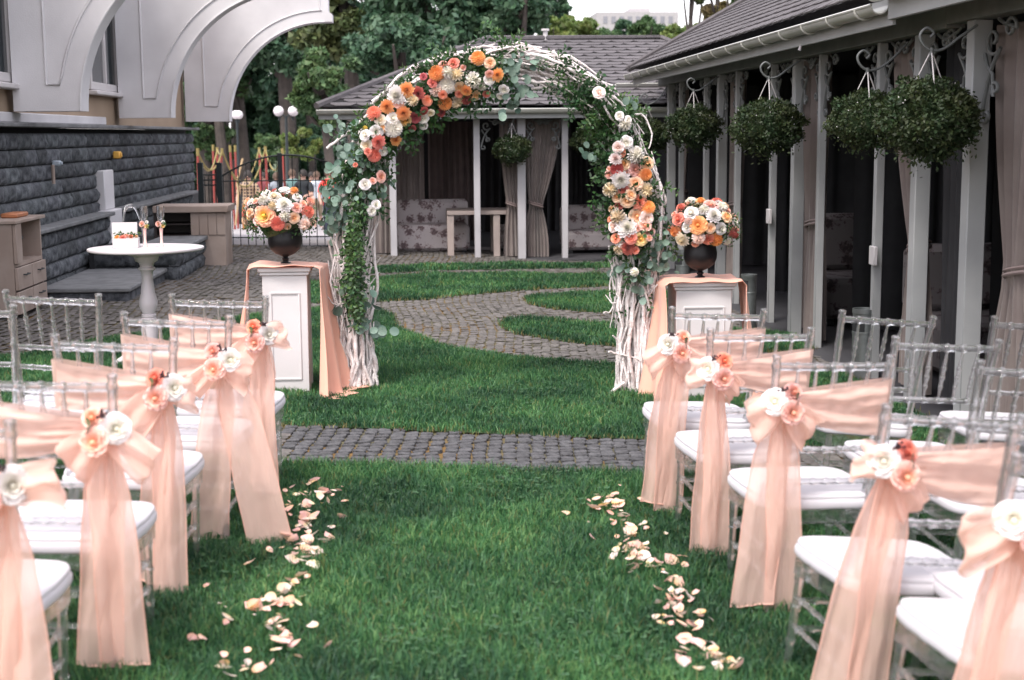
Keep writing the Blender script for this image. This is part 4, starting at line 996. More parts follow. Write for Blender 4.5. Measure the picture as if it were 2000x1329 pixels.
for pts, r in (([(1080, 100, 0), (1110, 135, 0), (1170, 155, -.05), (1200, 190, 0), (1235, 222, 0), (1257, 226, 0), (1272, 262, 0), (1268, 292, 0)], .010),
               ([(1010, 100, 0), (1060, 104, 0), (1120, 128, .05), (1160, 150, 0), (1190, 180, 0)], .009), ([(1000, 112, 0), (1050, 108, -.1), (1110, 134, -.1), (1150, 168, 0), (1200, 215, 0)], .012),
               ([(1188, 480, -.05), (1194, 520, 0), (1190, 570, 0), (1198, 600, 0), (1192, 640, 0)], .007), ([(1178, 612, -.05), (1195, 605, 0), (1203, 570, 0), (1194, 520, 0), (1188, 505, 0)], .006),
               ([(1190, 686, -.12), (1205, 692, -.1), (1240, 700, -.1), (1262, 712, -.1), (1278, 724, 0)], .007), ([(1296, 640, 0), (1286, 600, 0), (1292, 572, 0), (1276, 540, 0), (1278, 500, 0)], .010),
               ([(1285, 350, .05), (1300, 390, .05), (1290, 430, .05), (1302, 460, 0), (1290, 500, 0)], .010), ([(722, 768, -.05), (735, 712, -.05), (718, 660, -.05), (728, 600, 0), (738, 560, 0), (730, 480, 0), (736, 430, 0)], .016),
               ([(650, 740, 0), (655, 690, 0), (646, 640, 0), (660, 560, 0), (655, 480, 0), (668, 420, 0)], .013), ([(640, 290, 0), (690, 250, 0), (740, 200, 0), (790, 160, 0), (805, 128, 0)], .010),
               ([(860, 105, .0), (905, 100, 0), (930, 92, 0)], .008), ([(725, 205, 0), (745, 190, 0), (760, 178, 0)], .009)):
    stray(pts, r)
for px, py, rot in ((722, 762, .6), (1204, 775, -.3)):          # two loose sticks lying by the feet
    p = onG(px, py); mb = MB(); mb.tube([p+Vector((-.05*math.cos(rot), -.03, .02)), p+Vector((0, .02, .05)), p+Vector((.06*math.cos(rot), .06, .08))], [.013, .012, .009], 7)
    tag(put('stick', mb, M_branch), 'short pale stick in the grass by the %s foot of the arch' % ('flowerless left' if px < 900 else 'right'), 'stick')

# flowers on the arch: (x, y, radius) in crop pixels
def CA(l): return [(640+x/3.69, 80+y/3.69, r/3.69, k, c) for x, y, r, k, c in l]
def CB(l): return [(980+x/4.153, 80+y/4.153, r/4.153, k, c) for x, y, r, k, c in l]
def CD(l): return [(1150+x/3.241, 380+y/3.241, r/3.241, k, c) for x, y, r, k, c in l]
AF = CA([(785,235,47,'ball','orange'),(835,178,33,'rose','pink'),(907,165,37,'rose','coral'),(975,195,22,'rose','pink'),(1085,125,42,'ball','orange'),(1045,130,25,'rose','pink'),(1170,160,36,'rose','peach'),(1220,245,42,'dahlia','orange'),(1165,240,28,'rose','pink'),(865,230,38,'carn','white'),(930,245,42,'carn','cream'),(865,320,50,'ball','white'),(1045,285,52,'carn','white'),(1110,310,40,'carn','white'),(1165,280,36,'rose','white'),(945,335,38,'rose','peach'),(1000,355,38,'dahlia','orange'),(950,385,28,'rose','coral'),(1000,420,34,'dahlia','red'),(925,435,42,'carn','cream'),(1065,395,34,'rose','peach'),(845,450,42,'ball','orange'),(720,430,34,'rose','coral'),(755,305,32,'rose','coral'),(690,258,25,'rose','red'),(780,355,40,'carn','pw'),(830,390,30,'rose','coral'),(655,380,42,'dahlia','red'),(575,355,50,'dahlia','orange'),(505,395,62,'dahlia','white'),(510,450,36,'rose','pink'),(430,475,45,'dahlia','orange'),(335,525,44,'ball','coral'),(545,520,46,'dahlia','orange'),(555,575,42,'rose','yellow'),(470,560,42,'rose','white'),(380,570,38,'rose','cream'),(470,630,56,'ball','white'),(350,655,42,'rose','white'),(395,630,30,'rose','peach'),(270,680,38,'rose','white'),(370,730,46,'dahlia','coral'),(280,755,38,'rose','cream'),(490,715,36,'dahlia','orange'),(335,825,42,'ball','coral'),(290,800,26,'rose','coral'),(400,795,32,'rose','white'),(610,430,36,'carn','cream'),(630,555,36,'rose','red'),(690,500,30,'dahlia','red'),(690,560,38,'rose','white'),(740,520,28,'rose','cream'),(690,610,30,'rose','white'),(815,515,30,'dahlia','red'),(610,635,26,'rose','red'),(385,980,38,'rose','pink'),(270,1035,38,'rose','white'),(325,1010,24,'rose','pink'),(350,1180,32,'rose','white'),(320,1225,36,'rose','white'),(1145,385,24,'rose','coral'),(1270,350,34,'rose','white'),(1245,400,28,'rose','white'),(200,895,16,'rose','coral'),(270,628,14,'ball','bud')])
AF += CB([(1010,825,48,'rose','white'),(945,865,45,'rose','pw'),(968,905,36,'rose','coral'),(1080,925,60,'carn','white'),(925,960,46,'dahlia','pw'),(990,1000,48,'rose','peach'),(1175,1000,52,'rose','peach'),(935,1040,46,'ball','red'),(1085,1045,50,'open','pink'),(1165,1085,44,'ball','orange'),(965,1120,66,'dahlia','white'),(870,1085,34,'rose','pink'),(870,1040,20,'rose','pink'),(1085,1155,54,'open','peach'),(1160,1210,56,'carn','cream'),(880,1210,52,'carn','cream'),(990,1210,42,'rose','coral'),(940,1265,40,'rose','yellow'),(1045,1250,44,'rose','peach'),(1110,1090,24,'rose','pink'),(1010,1070,22,'rose','pink'),(790,420,46,'rose','pw'),(955,610,34,'rose','white'),(1000,680,44,'carn','white'),(1025,640,30,'rose','white')])
AF += CD([(180,15,34,'rose','peach'),(245,40,42,'open','peach'),(320,50,44,'dahlia','coral'),(195,65,30,'rose','coral'),(375,85,38,'ball','orange'),(305,140,46,'open','peach'),(190,140,48,'carn','cream'),(365,150,42,'rose','pw'),(240,215,62,'dahlia','white'),(355,195,40,'rose','pink'),(155,205,34,'rose','pw'),(140,160,22,'rose','coral'),(385,235,32,'rose','pink'),(310,215,22,'rose','pink'),(268,278,36,'rose','coral'),(330,283,40,'open','yellow'),(170,278,30,'rose','coral'),(205,295,38,'rose','white'),(250,335,44,'dahlia','red'),(195,345,34,'carn','cream'),(297,355,22,'rose','coral'),(382,275,20,'rose','pink'),(288,492,24,'carn','white'),(145,90,22,'rose','peach')])
SPX = np.array([(p.x, p.z) for p in spine])
FP = []
for x, y, r, k, c in AF:
    q = A3(x, y); j = int(np.argmin((SPX[:, 0]-q.x)**2 + (SPX[:, 1]-q.z)**2)); off = Vector((q.x-SPX[j, 0], 0, q.z-SPX[j, 1])); d = off.length
    dep = -(math.sqrt(max(.01, .24**2 - min(d, .2)**2))) - random.uniform(-.02, .03)
    q = A3(x, y, dep); rad = r/FPX*(YA+dep)*1.45
    n = Vector((off.x*2.4, -.55, off.z*2.4+.06)) + Vector((random.uniform(-.25, .25), 0, random.uniform(-.2, .25)))
    put_flower(arch, q, n, rad, k, c); FP.append(q)
# greenery behind the flowers: dark ruscus and narrow leaves
items = []
def spray_at(x, y, n, rad=.11, L_=(.08, .2), dirf=None, front=.12):
    for _ in range(n):
        q = A3(x + random.gauss(0, rad/3.2*FPX/YA), y + random.gauss(0, rad/3.2*FPX/YA), random.uniform(-front, .10))
        d = Vector((random.uniform(-1, 1), random.uniform(-1.2, .5), random.uniform(-1, 1))) if dirf is None else Vector(dirf) + Vector((random.uniform(-.5, .5), random.uniform(-.6, .3), random.uniform(-.5, .5)))
        items.append((q, d, random.uniform(*L_)))
for x, y, r, k, c in AF: spray_at(x, y, 2, .08, (.06, .14))
for t in np.linspace(0, 1, 26):
    p = [(985, 110), (930, 135), (860, 155), (800, 185), (750, 240), (715, 300), (700, 360), (690, 420)]; i = t*(len(p)-1); k = min(int(i), len(p)-2); f = i-k
    spray_at(p[k][0]*(1-f)+p[k+1][0]*f, p[k][1]*(1-f)+p[k+1][1]*f, 11, .18, (.08, .2))
for (x, y, n, rd) in ((1110, 160, 14, .12), (1140, 175, 30, .13), (1165, 200, 50, .15), (1190, 235, 60, .17), (1198, 250, 60, .22), (1212, 290, 52, .22), (1130, 190, 14, .12), (1215, 330, 26, .2), (1195, 330, 12, .14), (1222, 360, 14, .2), (1225, 440, 12, .2), (1180, 400, 8, .1), (1275, 380, 10, .1), (1235, 500, 14, .18), (1280, 460, 10, .1), (1245, 560, 10, .16), (1240, 600, 5, .1), (970, 105, 10, .15), (880, 118, 10, .15), (700, 470, 16, .1), (695, 520, 14, .07), (1060, 150, 5, .15), (1090, 145, 8, .12)):
    spray_at(x, y, n, rd, (.08, .18))
for y in range(380, 600, 12): spray_at(690 + random.uniform(-7, 7), y, 12, .07, (.08, .14), (0, -.3, -1), front=.22)
random.shuffle(items); h = len(items)*2//3
leaf_sprays('greenery', items[:h], M_leafd, arch, (.0095, .042), 14)
leaf_sprays('fresh_sprigs', items[h:], M_leafm, arch, (.009, .038), 13)
# dark filler foliage hugging the flower bed so that no gap looks through
itm = [(q + Vector((random.uniform(-.03, .03), random.uniform(.03, .12), random.uniform(-.03, .03))), Vector((random.uniform(-1, 1), random.uniform(-.6, .3), random.uniform(-1, 1))), .09) for q in FP for _ in range(4)]
leaf_sprays('filler_foliage', itm, M_leafd, arch, (.014, .04), 12)
# eucalyptus: large leaves one by one, in hanging strings
EC = []
def euc_cloud(x, y, n, sx, sy, size=(.035, .06), front=.18):
    for _ in range(n): EC.append((x+random.gauss(0, sx), y+random.gauss(0, sy), random.uniform(*size), random.uniform(-front, .02)))
for (x, y, n, sx, sy) in ((680, 290, 12, 14, 16), (668, 330, 18, 13, 20), (705, 325, 18, 14, 22), (656, 390, 22, 12, 22), (658, 440, 20, 10, 18), (690, 380, 14, 14, 22), (715, 400, 14, 12, 20), (668, 250, 8, 14, 12), (740, 345, 8, 8, 14), (690, 560, 8, 12, 12), (680, 590, 12, 12, 18), (705, 620, 12, 12, 14), (720, 640, 8, 14, 10), (1010, 130, 8, 12, 10), (1015, 160, 9, 9, 14), (1000, 190, 8, 8, 12), (1035, 118, 6, 10, 7), (1262, 540, 20, 14, 18), (1290, 480, 16, 8, 22), (1225, 520, 14, 14, 16), (1255, 570, 14, 10, 16), (1275, 510, 14, 10, 20), (1235, 200, 3, 12, 8), (1150, 295, 3, 5, 8), (1300, 520, 6, 6, 12), (885, 130, 3, 10, 10), (860, 190, 3, 14, 14), (800, 210, 3, 10, 10)):
    euc_cloud(x, y, n, sx, sy, (.035, .062) if y < 540 else (.045, .075))
random.shuffle(EC)
mv = []; mf = []
for k, (x, y, s, dy) in enumerate(EC):
    q = A3(x, y, dy); nrm = Vector((random.gauss(0, .5), -1, random.gauss(.25, .4))).normalized(); M = Matrix.Translation(q) @ nrm.to_track_quat('Z', 'Y').to_matrix().to_4x4() @ Matrix.Rotation(random.gauss(0, 1.0)+math.pi, 4, 'Z') @ Matrix.Diagonal((s, s, s, 1))
    if k < 290: link('eucalyptus_leaf', random.choice(EUC), arch, M)
    for rep in range(1 if k < 290 else 2):
        M2 = Matrix.Translation((random.gauss(0, .03), random.uniform(.0, .08), random.gauss(0, .03))) @ M @ Matrix.Rotation(random.uniform(-.8, .8), 4, 'Y'); vv = EUCV[k % 3]; b = len(mv)
        mv += [tuple(M2 @ Vector(p)) for p in vv]; mf += [(b, b+1+j, b+1+(j+1) % 10) for j in range(10)]
me = big_mesh('eucalyptus_sprigs', mv, mf, True); me.materials.append(M_euc2); tag(link('eucalyptus_sprigs', me, arch), kind='stuff')

# ================================================================== pedestals, cloths, vases, bouquets
def pedestal(pxl, pxr, pyt, Y, label, x0px=None, ang=0.0, w=None):
    a = atY(pxl, pyt, Y); b = atY(pxr, pyt, Y); w = b.x-a.x; zt = a.z; z0 = gz((a.x+b.x)/2, Y); h = zt-z0
    t = thing('pedestal', ((a.x+b.x)/2, Y+w/2, z0), (0, 0, ang), label, 'pedestal', 'white panelled pedestals beside the arch')
    hw = w/2; i = .025
    mb = MB(); mb.box((-hw+i, -hw+i, 0), (hw-i, hw-i, h-.05), .004); put('column', mb, M_white, t)
    mb = MB(); mb.box((-hw+.012, -hw+.012, h-.049), (hw-.012, hw-.012, h-.03), .004); mb.box((-hw, -hw, h-.029), (hw, hw, h), .006); put('cap', mb, M_white, t)
    for s in (-1, 1):
        mb = MB(); x0, x1, z0_, z1 = -hw+.075, hw-.075, .10, h-.16; y = s*(hw-i)
        for (p, q) in (((x0, z0_), (x1, z0_)), ((x1, z0_), (x1, z1)), ((x1, z1), (x0, z1)), ((x0, z1), (x0, z0_))): mb.tube([(p[0], y, p[1]), (q[0], y, q[1])], .009, 6)
        put('panel_moulding', mb, M_white, t)
    return t, hw, h
def drape(t, hw, h, side_l, side_r, seed, lf=1.0, flare=.10, frontdrop=.02):
    """cloth laid over the pedestal top and hanging at both sides to the ground"""
    r = random.Random(seed); mb = MB(); hwx = hw+.035; S = h + .03
    def prof(s):        # s: arclength across x; returns x,z
        e = .02
        if abs(s) < hwx: return s, h+.006 + .004*math.sin(s*30)
        d = abs(s)-hwx; sg = 1 if s > 0 else -1
        fl = flare*(d/S)**1.3
        z = h+.004 - d
        if z < .012: return sg*(hwx+.012+fl+(.012-z)*.9), .012 + .01*abs(math.sin(s*40))
        return sg*(hwx+.012+fl), z
    def fn(u, v):
        s = -(S+.06+hwx)*side_l + (S+.06+hwx)*(side_l+side_r)*u
        x, z = prof(s); d = max(0, abs(s)-hwx)/S
        y = -hw - .03 + (2*hw+.05)*v
        if d > 0:
            sg = 1 if s > 0 else -1; fold = .035*d*math.sin(v*15+seed+2*d) + .018*d*math.sin(v*33+seed*2)
            x += sg*fold + sg*.012 + sg*.075*v*(.35+d) - sg*.05*d*(1-v); y = y*(1+.5*d) - .10*d
        else: y -= .01*math.sin(s*18+seed); z += .010*max(0, math.sin(v*9+s*7+seed)) 
        return (x, y, z)
    mb.grid(fn, 90, 34)
    o = put('draped_cloth', mb, M_cloth, None, ang=80); o.location = t.location; o.rotation_euler = t.rotation_euler
    sm = o.modifiers.new('thickness', 'SOLIDIFY'); sm.thickness = .003
    return o
t1, hw1, h1 = pedestal(502, 606, 524, 8.75, 'white panelled pedestal left of the arch carrying the first black vase')
tag(drape(t1, hw1, h1, 1, 1, 1, flare=.075), 'peach cloth draped over the left pedestal down to the grass', 'cloth', 'peach cloths over the pedestals')
t2, hw2, h2 = pedestal(1316, 1440, 553, 8.75, 'white panelled pedestal right of the arch behind the clear chairs', ang=-.02)
tag(drape(t2, hw2, h2, 1, 1, 5, flare=.08), 'peach cloth draped over the right pedestal and gathered at its corner', 'cloth', 'peach cloths over the pedestals')
def vase(t, h, R_, label):
    v = thing('vase', (t.location.x, t.location.y-.02, t.location.z+h+.015), label=label, cat='vase', group='black footed bowl vases')
    pr = [(.032, 0), (.034, .005), (.02, .010), (.016, .016), (.022, .024), (.024, .03), (.014, .038), (.02, .043), (.062, .062), (.092, .088), (.106, .125), (.107, .155), (.100, .195), (.092, .225), (.088, .24), (.085, .2), (.0001, .19)]
    mb = MB(); mb.lathe([(r*R_/.106, z*R_/.106) for r, z in pr[7:]], 40); put('bowl', mb, M_vase, v, ang=50)
    mb = MB(); mb.lathe([(r*R_/.106, z*R_/.106) for r, z in pr[:8]], 28); put('foot', mb, M_vase, v, ang=50)
    return v, R_/.106
v1, s1 = vase(t1, h1, .105, 'black footed bowl vase on the left draped pedestal')
v2, s2 = vase(t2, h2, .105, 'black footed bowl vase on the right draped pedestal')
def bouquet(v, s, fl, cpx, cpy, label, seed):
    Yv = v.location.y; c = atY(cpx, cpy, Yv); b = thing('bouquet', c, label=label, cat='bouquet', group='round bouquets in the black vases')
    RX, RZ = .215, .155
    F = []
    for x, y, r, k, col_ in fl:
        q = atY(x, y, Yv) - c; e = (q.x/RX)**2 + (q.z/RZ)**2; dep = -.20*math.sqrt(max(.02, 1-min(e, 1)))
        q = atY(x, y, Yv+dep) - c; n = Vector((q.x/RX**2, dep/.2**2*.9, q.z/RZ**2)).normalized() + Vector((0, -.25, .1))
        rad = r/FPX*(Yv+dep)*1.4; put_flower(b, q, n, rad, k, col_); F.append(q)
    random.seed(seed)
    for i in range(26):                                  # the far side of the dome
        a = random.uniform(0, math.pi); z = random.uniform(-.3, .95); rr = math.sqrt(1-z*z)
        n = Vector((math.cos(a)*rr, math.sin(a)*rr, z)); put_flower(b, Vector((n.x*RX, n.y*.2, n.z*RZ)), n, random.uniform(.035, .05), random.choice(['rose', 'ball', 'carn', 'rose']), random.choice(['white', 'peach', 'coral', 'cream', 'pink', 'orange']))
    it = []
    for i in range(90):
        a = random.uniform(0, 6.28); z = random.uniform(-.75, .95); rr = math.sqrt(1-z*z); n = Vector((math.cos(a)*rr, math.sin(a)*rr, z))
        it.append((Vector((n.x*RX*.75, n.y*.15, n.z*RZ*.75)), n + Vector((0, 0, .1)), random.uniform(.05, .08)))
    for i in range(14):
        a = random.uniform(0, 6.28); n = Vector((math.cos(a), math.sin(a)*.8, random.uniform(-.45, -.1))); it.append((Vector((n.x*RX*.7, n.y*.12, -.06)), n, random.uniform(.05, .09)))
    leaf_sprays('bouquet_greenery', it, M_leafd, b, (.006, .026), 14)
    it2 = [(Vector((math.cos(a)*RX*.7, math.sin(a)*.13, random.uniform(-.09, .08))), Vector((math.cos(a), math.sin(a), random.uniform(-.5, .7))), .08) for a in [random.uniform(0, 6.28) for _ in range(14)]]
    leaf_sprays('bouquet_sprigs', it2, M_leafm, b, (.006, .024), 14)
    mb = MB(); mb.lathe([(.02, -.17), (.09, -.12), (.15, -.03), (.15, .04), (.10, .10), (.0001, .12)], 14); put('bouquet_core', mb, M_leafd, b)
b1f = [(440+x/6.04, 340+y/6.04, r/6.04, k, c) for x, y, r, k, c in [(460,495,112,'open','sunny'),(620,585,74,'ball','coral'),(290,460,52,'rose','peach'),(300,330,48,'rose','white'),(355,320,42,'rose','pink'),(580,270,72,'rose','cream'),(710,195,68,'rose','white'),(810,205,46,'ball','orange'),(690,380,88,'dahlia','white'),(840,400,62,'rose','pink'),(970,450,66,'ball','coral'),(810,520,64,'rose','peach'),(700,500,58,'carn','white'),(920,590,64,'carn','pw'),(475,225,52,'rose','white'),(455,320,58,'carn','white'),(735,620,38,'rose','peach'),(850,280,58,'rose','white'),(920,350,44,'rose','pink'),(370,560,46,'rose','pw'),(275,510,32,'rose','yellow'),(560,380,50,'carn','cream'),(390,420,40,'rose','pink'),(640,300,40,'carn','white'),(940,520,35,'rose','white')]]
b2f = [(1270+x/5.317, 370+y/5.317, r/5.317, k, c) for x, y, r, k, c in [(525,130,48,'dahlia','orange'),(630,160,76,'open','pink'),(325,200,52,'dahlia','coral'),(425,250,74,'rose','white'),(290,310,66,'rose','coral'),(250,260,36,'rose','pink'),(265,440,50,'ball','orange'),(495,375,88,'open','orange'),(655,280,78,'dahlia','white'),(790,290,60,'rose','peach'),(880,340,46,'rose','white'),(380,400,52,'rose','white'),(625,405,52,'rose','peach'),(735,410,60,'rose','white'),(340,510,76,'dahlia','cream'),(865,460,50,'ball','red'),(500,500,62,'carn','pw'),(600,520,60,'rose','coral'),(685,520,62,'ball','orange'),(465,570,40,'rose','pink'),(795,535,42,'carn','white'),(745,190,52,'carn','white'),(560,220,52,'carn','white'),(800,220,38,'rose','pink'),(400,330,40,'carn','pw')]]
bouquet(v1, s1, b1f, 545, 422, 'round bouquet with a large open peach rose in the left black vase', 3)
bouquet(v2, s2, b2f, 1377, 440, 'round bouquet with a deep orange rose at its centre in the right black vase', 4)

# ================================================================== round table with glasses and box
YT = 9.85; c = atY(285, 484, YT); g0 = gz(c.x, YT)
tt = thing('pedestal_table', (c.x, YT, g0), label='small round white table on a turned pedestal leg', cat='table'); ht = c.z-g0
mb = MB(); mb.lathe([(.0001, ht-.02), (.378, ht-.02), (.388, ht-.015), (.39, ht-.008), (.388, ht), (.0001, ht+.0005)], 56); put('tabletop', mb, M_table, tt, ang=50)
mb = MB(); mb.lathe([(.13, ht-.03), (.13, ht-.045), (.085, ht-.06), (.075, ht-.09), (.05, ht-.105), (.045, ht-.13), (.058, ht-.137), (.058, ht-.15), (.042, ht-.16), (.036, ht-.2), (.048, ht-.31), (.062, ht-.37), (.062, ht-.40), (.042, ht-.455), (.05, ht-.46), (.05, ht-.475), (.044, ht-.48), (.05, ht-.487), (.05, ht-.50), (.046, ht-.51), (.058, ht-.56), (.05, ht-.66), (.045, ht-.7), (.06, .09), (.06, .0)], 28); put('turned_leg', mb, M_table, tt, ang=50)
for k in range(4):
    a = k*math.pi/2+.5; mb = MB(); d = Vector((math.cos(a), math.sin(a), 0)); mb.tube([d*.03+Vector((0, 0, .12)), d*.12+Vector((0, 0, .11)), d*.2+Vector((0, 0, .05)), d*.27+Vector((0, 0, .015))], [.03, .028, .024, .022], 8); put('foot', mb, M_table, tt)
def flute(px, py, label, seed):
    random.seed(seed); q = atY(px, py, YT-.05); z0 = g0+ht; t = thing('champagne_flute', (q.x, YT-.05, z0), label=label, cat='glass', group='champagne flutes on the round table'); H_ = .285
    mb = MB(); mb.lathe([(.003, .145), (.010, .155), (.018, .18), (.0245, .22), (.027, .25), (.026, H_), (.0235, H_), (.0245, .25), (.022, .22), (.0155, .18), (.006, .160), (.0001, .157)], 24); put('glass_bowl', mb, M_glass, t)
    mb = MB(); mb.lathe([(.030, 0), (.030, .003), (.018, .008), (.011, .03), (.008, .06), (.010, .11), (.013, .135), (.005, .144)], 20); put('wrapped_stem', mb, mat('pink_satin', (.86, .55, .50), .35, sheen=.4), t)
    put_flower(t, Vector((-.014, -.02, .165)), (-.3, -1, .2), .026, 'rose', 'pink'); put_flower(t, Vector((.016, -.018, .15)), (.4, -1, 0), .018, 'rose', 'yellow'); put_flower(t, Vector((.018, -.015, .178)), (.4, -1, .4), .016, 'rose', 'white')
    leaf_sprays('glass_greenery', [(Vector((.01, -.01, .16)), Vector((random.uniform(-1, 1), -.6, random.uniform(-1, 1))), .03) for _ in range(8)], M_leafm, t, (.005, .016), 20)
flute(284, 480, 'champagne flute with pink wrapped stem nearer the white box', 1)
flute(316, 480, 'champagne flute with pink wrapped stem standing farther from the white box', 2)
q = atY(247, 480, YT+.02); bx = thing('ring_box', (q.x, YT+.02, g0+ht), (0, 0, .1), label='small white box with raised lid filled with coral flowers, on the round table', cat='box')
mb = MB(); mb.box((-.085, -.06, .0015), (.085, -.054, .065), .002); mb.box((-.085, .054, .0015), (.085, .06, .065), .002); mb.box((-.085, -.0535, .0015), (-.079, .0535, .065), .002); mb.box((.079, -.0535, .0015), (.085, .0535, .065), .002); mb.box((-.079, -.0535, .0015), (.079, .0535, .008)); put('box_body', mb, M_white, bx)
mb = MB(); mb.box((-.10, .062, .06), (.07, .070, .175), .003, Matrix.Rotation(-.1, 4, 'X')); put('lid', mb, M_white, bx)
for x, c_, k, r in ((-.06, 'orange', 'rose', .024), (-.02, 'coral', 'open', .032), (.03, 'coral', 'rose', .026), (.065, 'peach', 'rose', .02), (.0, 'pink', 'carn', .024)): put_flower(bx, Vector((x, random.uniform(-.03, .02), .075)), (x*4, -.6, 1), r, k, c_)
leaf_sprays('box_greenery', [(Vector((random.uniform(-.07, .08), 0, .07)), Vector((random.uniform(-1, 1), -.5, .8)), .05) for _ in range(14)], M_leafm, bx, (.006, .02), 16)
mb = MB(); Z_ = lambda px, py: atY(px, py, YT+.12)
mb.tube(smooth_path([Z_(238, 470), Z_(240, 445), Z_(244, 412), Z_(250, 403), Z_(262, 405), Z_(272, 425), Z_(278, 445), Z_(281, 480)], 26), [.007]*8+[.013]*6+[.006]*12, 6); tag(put('curved_ornament', mb, glass('milky_glass', (.9, .9, .92), .25)), 'thin curved translucent hoop standing behind the white box on the round table', 'ornament')
# ================================================================== clear bamboo style chairs
HB = .92
M_sash3 = organza('peach_organza_layered', (.97, .68, .58), .12)
def ringtube(p0, p1, r, rings=(), n=10, rr=1.28, curve=None, taper=None):
    """straight rod with raised bamboo rings at fractions"""
    p0, p1 = Vector(p0), Vector(p1); L_ = (p1-p0).length; ts = {0.0, 1.0}; h = .008/L_
    for k in rings: ts |= {max(0, k-h*1.1), max(0, k-h*.6), min(1, k+h*.6), min(1, k+h*1.1)}
    if taper or curve: ts |= {i/10 for i in range(11)}
    ts = sorted(ts); pts = []; rs = []
    for t in ts:
        f = r*(taper(t) if taper else 1); on = any(abs(t-k) <= h*.65 for k in rings)
        p = p0.lerp(p1, t)
        if curve: p = p + curve(t)
        pts.append(p); rs.append(f*rr if on else f)
    return MB().tube(pts, rs, n)
CH = {}
def chair_parts():
    parts = []
    def back(s):
        # leg, seat joint, lean back: one rod
        mb = MB(); pts = []; rs = []; key = [(.19, -.245, 0), (.178, -.205, .19), (.172, -.185, .36), (.176, -.192, .47), (.187, -.225, .70), (.200, -.275, .90)]
        q = smooth_path([Vector((s*x, y, z)) for x, y, z in key], 26); q.append(Vector((s*.2012, -.279, HB)))
        for i, p in enumerate(q):
            z = p.z; ring = min(abs(z-k) for k in (.10, .24, .42, .575, .665, .76, .885)); pts.append(p); rs.append(.0185 if ring < .012 else .0148)
        pts2 = []; rs2 = []
        for i in range(len(pts)-1):
            for f in (0, .33, .66): pts2.append(pts[i].lerp(pts[i+1], f)); z = pts2[-1].z; rs2.append(.0175 if min(abs(z-k) for k in (.10, .24, .42, .575, .665, .76, .885)) < .007 else .0142)
        pts2 += [pts[-1], pts[-1]+Vector((0, -.001, .004))]; rs2 += [.0165, .012]
        return MB().tube(pts2, rs2, 10)
    parts += [('back_post', back(-1)), ('back_post', back(1))]
    def yb(z): return float(np.interp(z, [.36, .47, .70, .90], [-.185, -.192, -.225, -.275]))
    def xb(z): return float(np.interp(z, [.36, .47, .70, .90], [.172, .176, .187, .200]))
    def rail(z, r, rings=5, bow=-.014):
        x = xb(z)-.012; return ringtube((-x, yb(z), z), (x, yb(z), z), r, [(i+1)/(rings+1) for i in range(rings)], curve=lambda t: Vector((0, bow*math.sin(t*math.pi), 0)))
    parts += [('top_rail', rail(.885, .0135)), ('middle_rail', rail(.675, .0105)), ('lower_rail', rail(.585, .0105)), ('seat_back_rail', rail(.465, .0105, 6, 0))]
    for i in range(5):
        t = (i+1)/6; xa = -xb(.885)+.012 + 2*(xb(.885)-.012)*t; xc = -xb(.675)+.012 + 2*(xb(.675)-.012)*t; bw = -.014*math.sin(t*math.pi)
        parts.append(('spindle', ringtube((xa, yb(.885)+bw, .872), (xc, yb(.675)+bw, .684), .0068, (.36, .56, .76), 8, 1.3, taper=lambda t: .72+.55*math.sin(min(1, t*1.05)*math.pi)**.8)))
    # seat frame
    out = [(-.178, -.19), (.182, -.19), (.205, .0), (.215, .17), (.19, .21), (-.19, .21), (-.215, .17), (-.205, .0)]
    mb = MB(); n = 8; z0, z1 = .312, .368; vs = [(x, y, z0) for x, y in out]+[(x, y, z1) for x, y in out]+[(x*.86, y*.86, z0) for x, y in out]+[(x*.86, y*.86, z1) for x, y in out]
    mb.add(vs, [(i, (i+1) % n, n+(i+1) % n, n+i) for i in range(n)] + [(n+i, n+(i+1) % n, 3*n+(i+1) % n, 3*n+i) for i in range(n)] + [(2*n+(i+1) % n, 2*n+i, 3*n+i, 3*n+(i+1) % n) for i in range(n)] + [((i+1) % n, i, 2*n+i, 2*n+(i+1) % n) for i in range(n)])
    parts.append(('seat_frame', mb))
    for s in (-1, 1): parts.append(('front_leg', ringtube((s*.192, .192, 0), (s*.186, .185, .324), .0145, (.28, .62, .9), 10, 1.22, taper=lambda t: .8+.2*t)))
    for z in (.13, .22):
        for s in (-1, 1): parts.append(('side_stretcher', ringtube((s*.182, -.215+.03*(z > .16), z), (s*.188, .185, z+.01), .0088, (.12, .9), 8, 1.4)))
        parts.append(('front_stretcher', ringtube((-.178, .187, z), (.178, .187, z), .0088, (.15, .5, .85), 8, 1.35)))
    for z in (.15, .245): parts.append(('rear_stretcher', ringtube((-.168, -.215, z), (.168, -.215, z), .0088, (.15, .5, .85), 8, 1.35)))
    return parts
def cushion_mb(seed):
    mb = MB(); 
    def fn(u, v):
        # u around, v from underside edge over the rim to the centre
        a = u*2*math.pi; c, s = math.cos(a), math.sin(a); e = 6.5; k = (abs(c)**e + abs(s)**e)**(-1/e); x, y = c*k*.224, s*k*.218
        x *= 1 - .09*max(0, -s)
        prof = [(.92, .447), (1.0, .448), (1.02, .456), (1.02, .474), (1.0, .482), (.992, .485), (1.0, .489), (.985, .497), (.90, .503), (.5, .508), (.0, .509)]
        j = v*(len(prof)-1); k0 = min(int(j), len(prof)-2); f = j-k0; q = prof[k0][0]*(1-f)+prof[k0+1][0]*f; z = prof[k0][1]*(1-f)+prof[k0+1][1]*f
        z -= .077; z += .003*mnoise.noise(Vector((x*q*12+seed, y*q*12, 0)))
        return (x*q, y*q, z)
    mb.grid(fn, 57, 21); return mb
proto = None
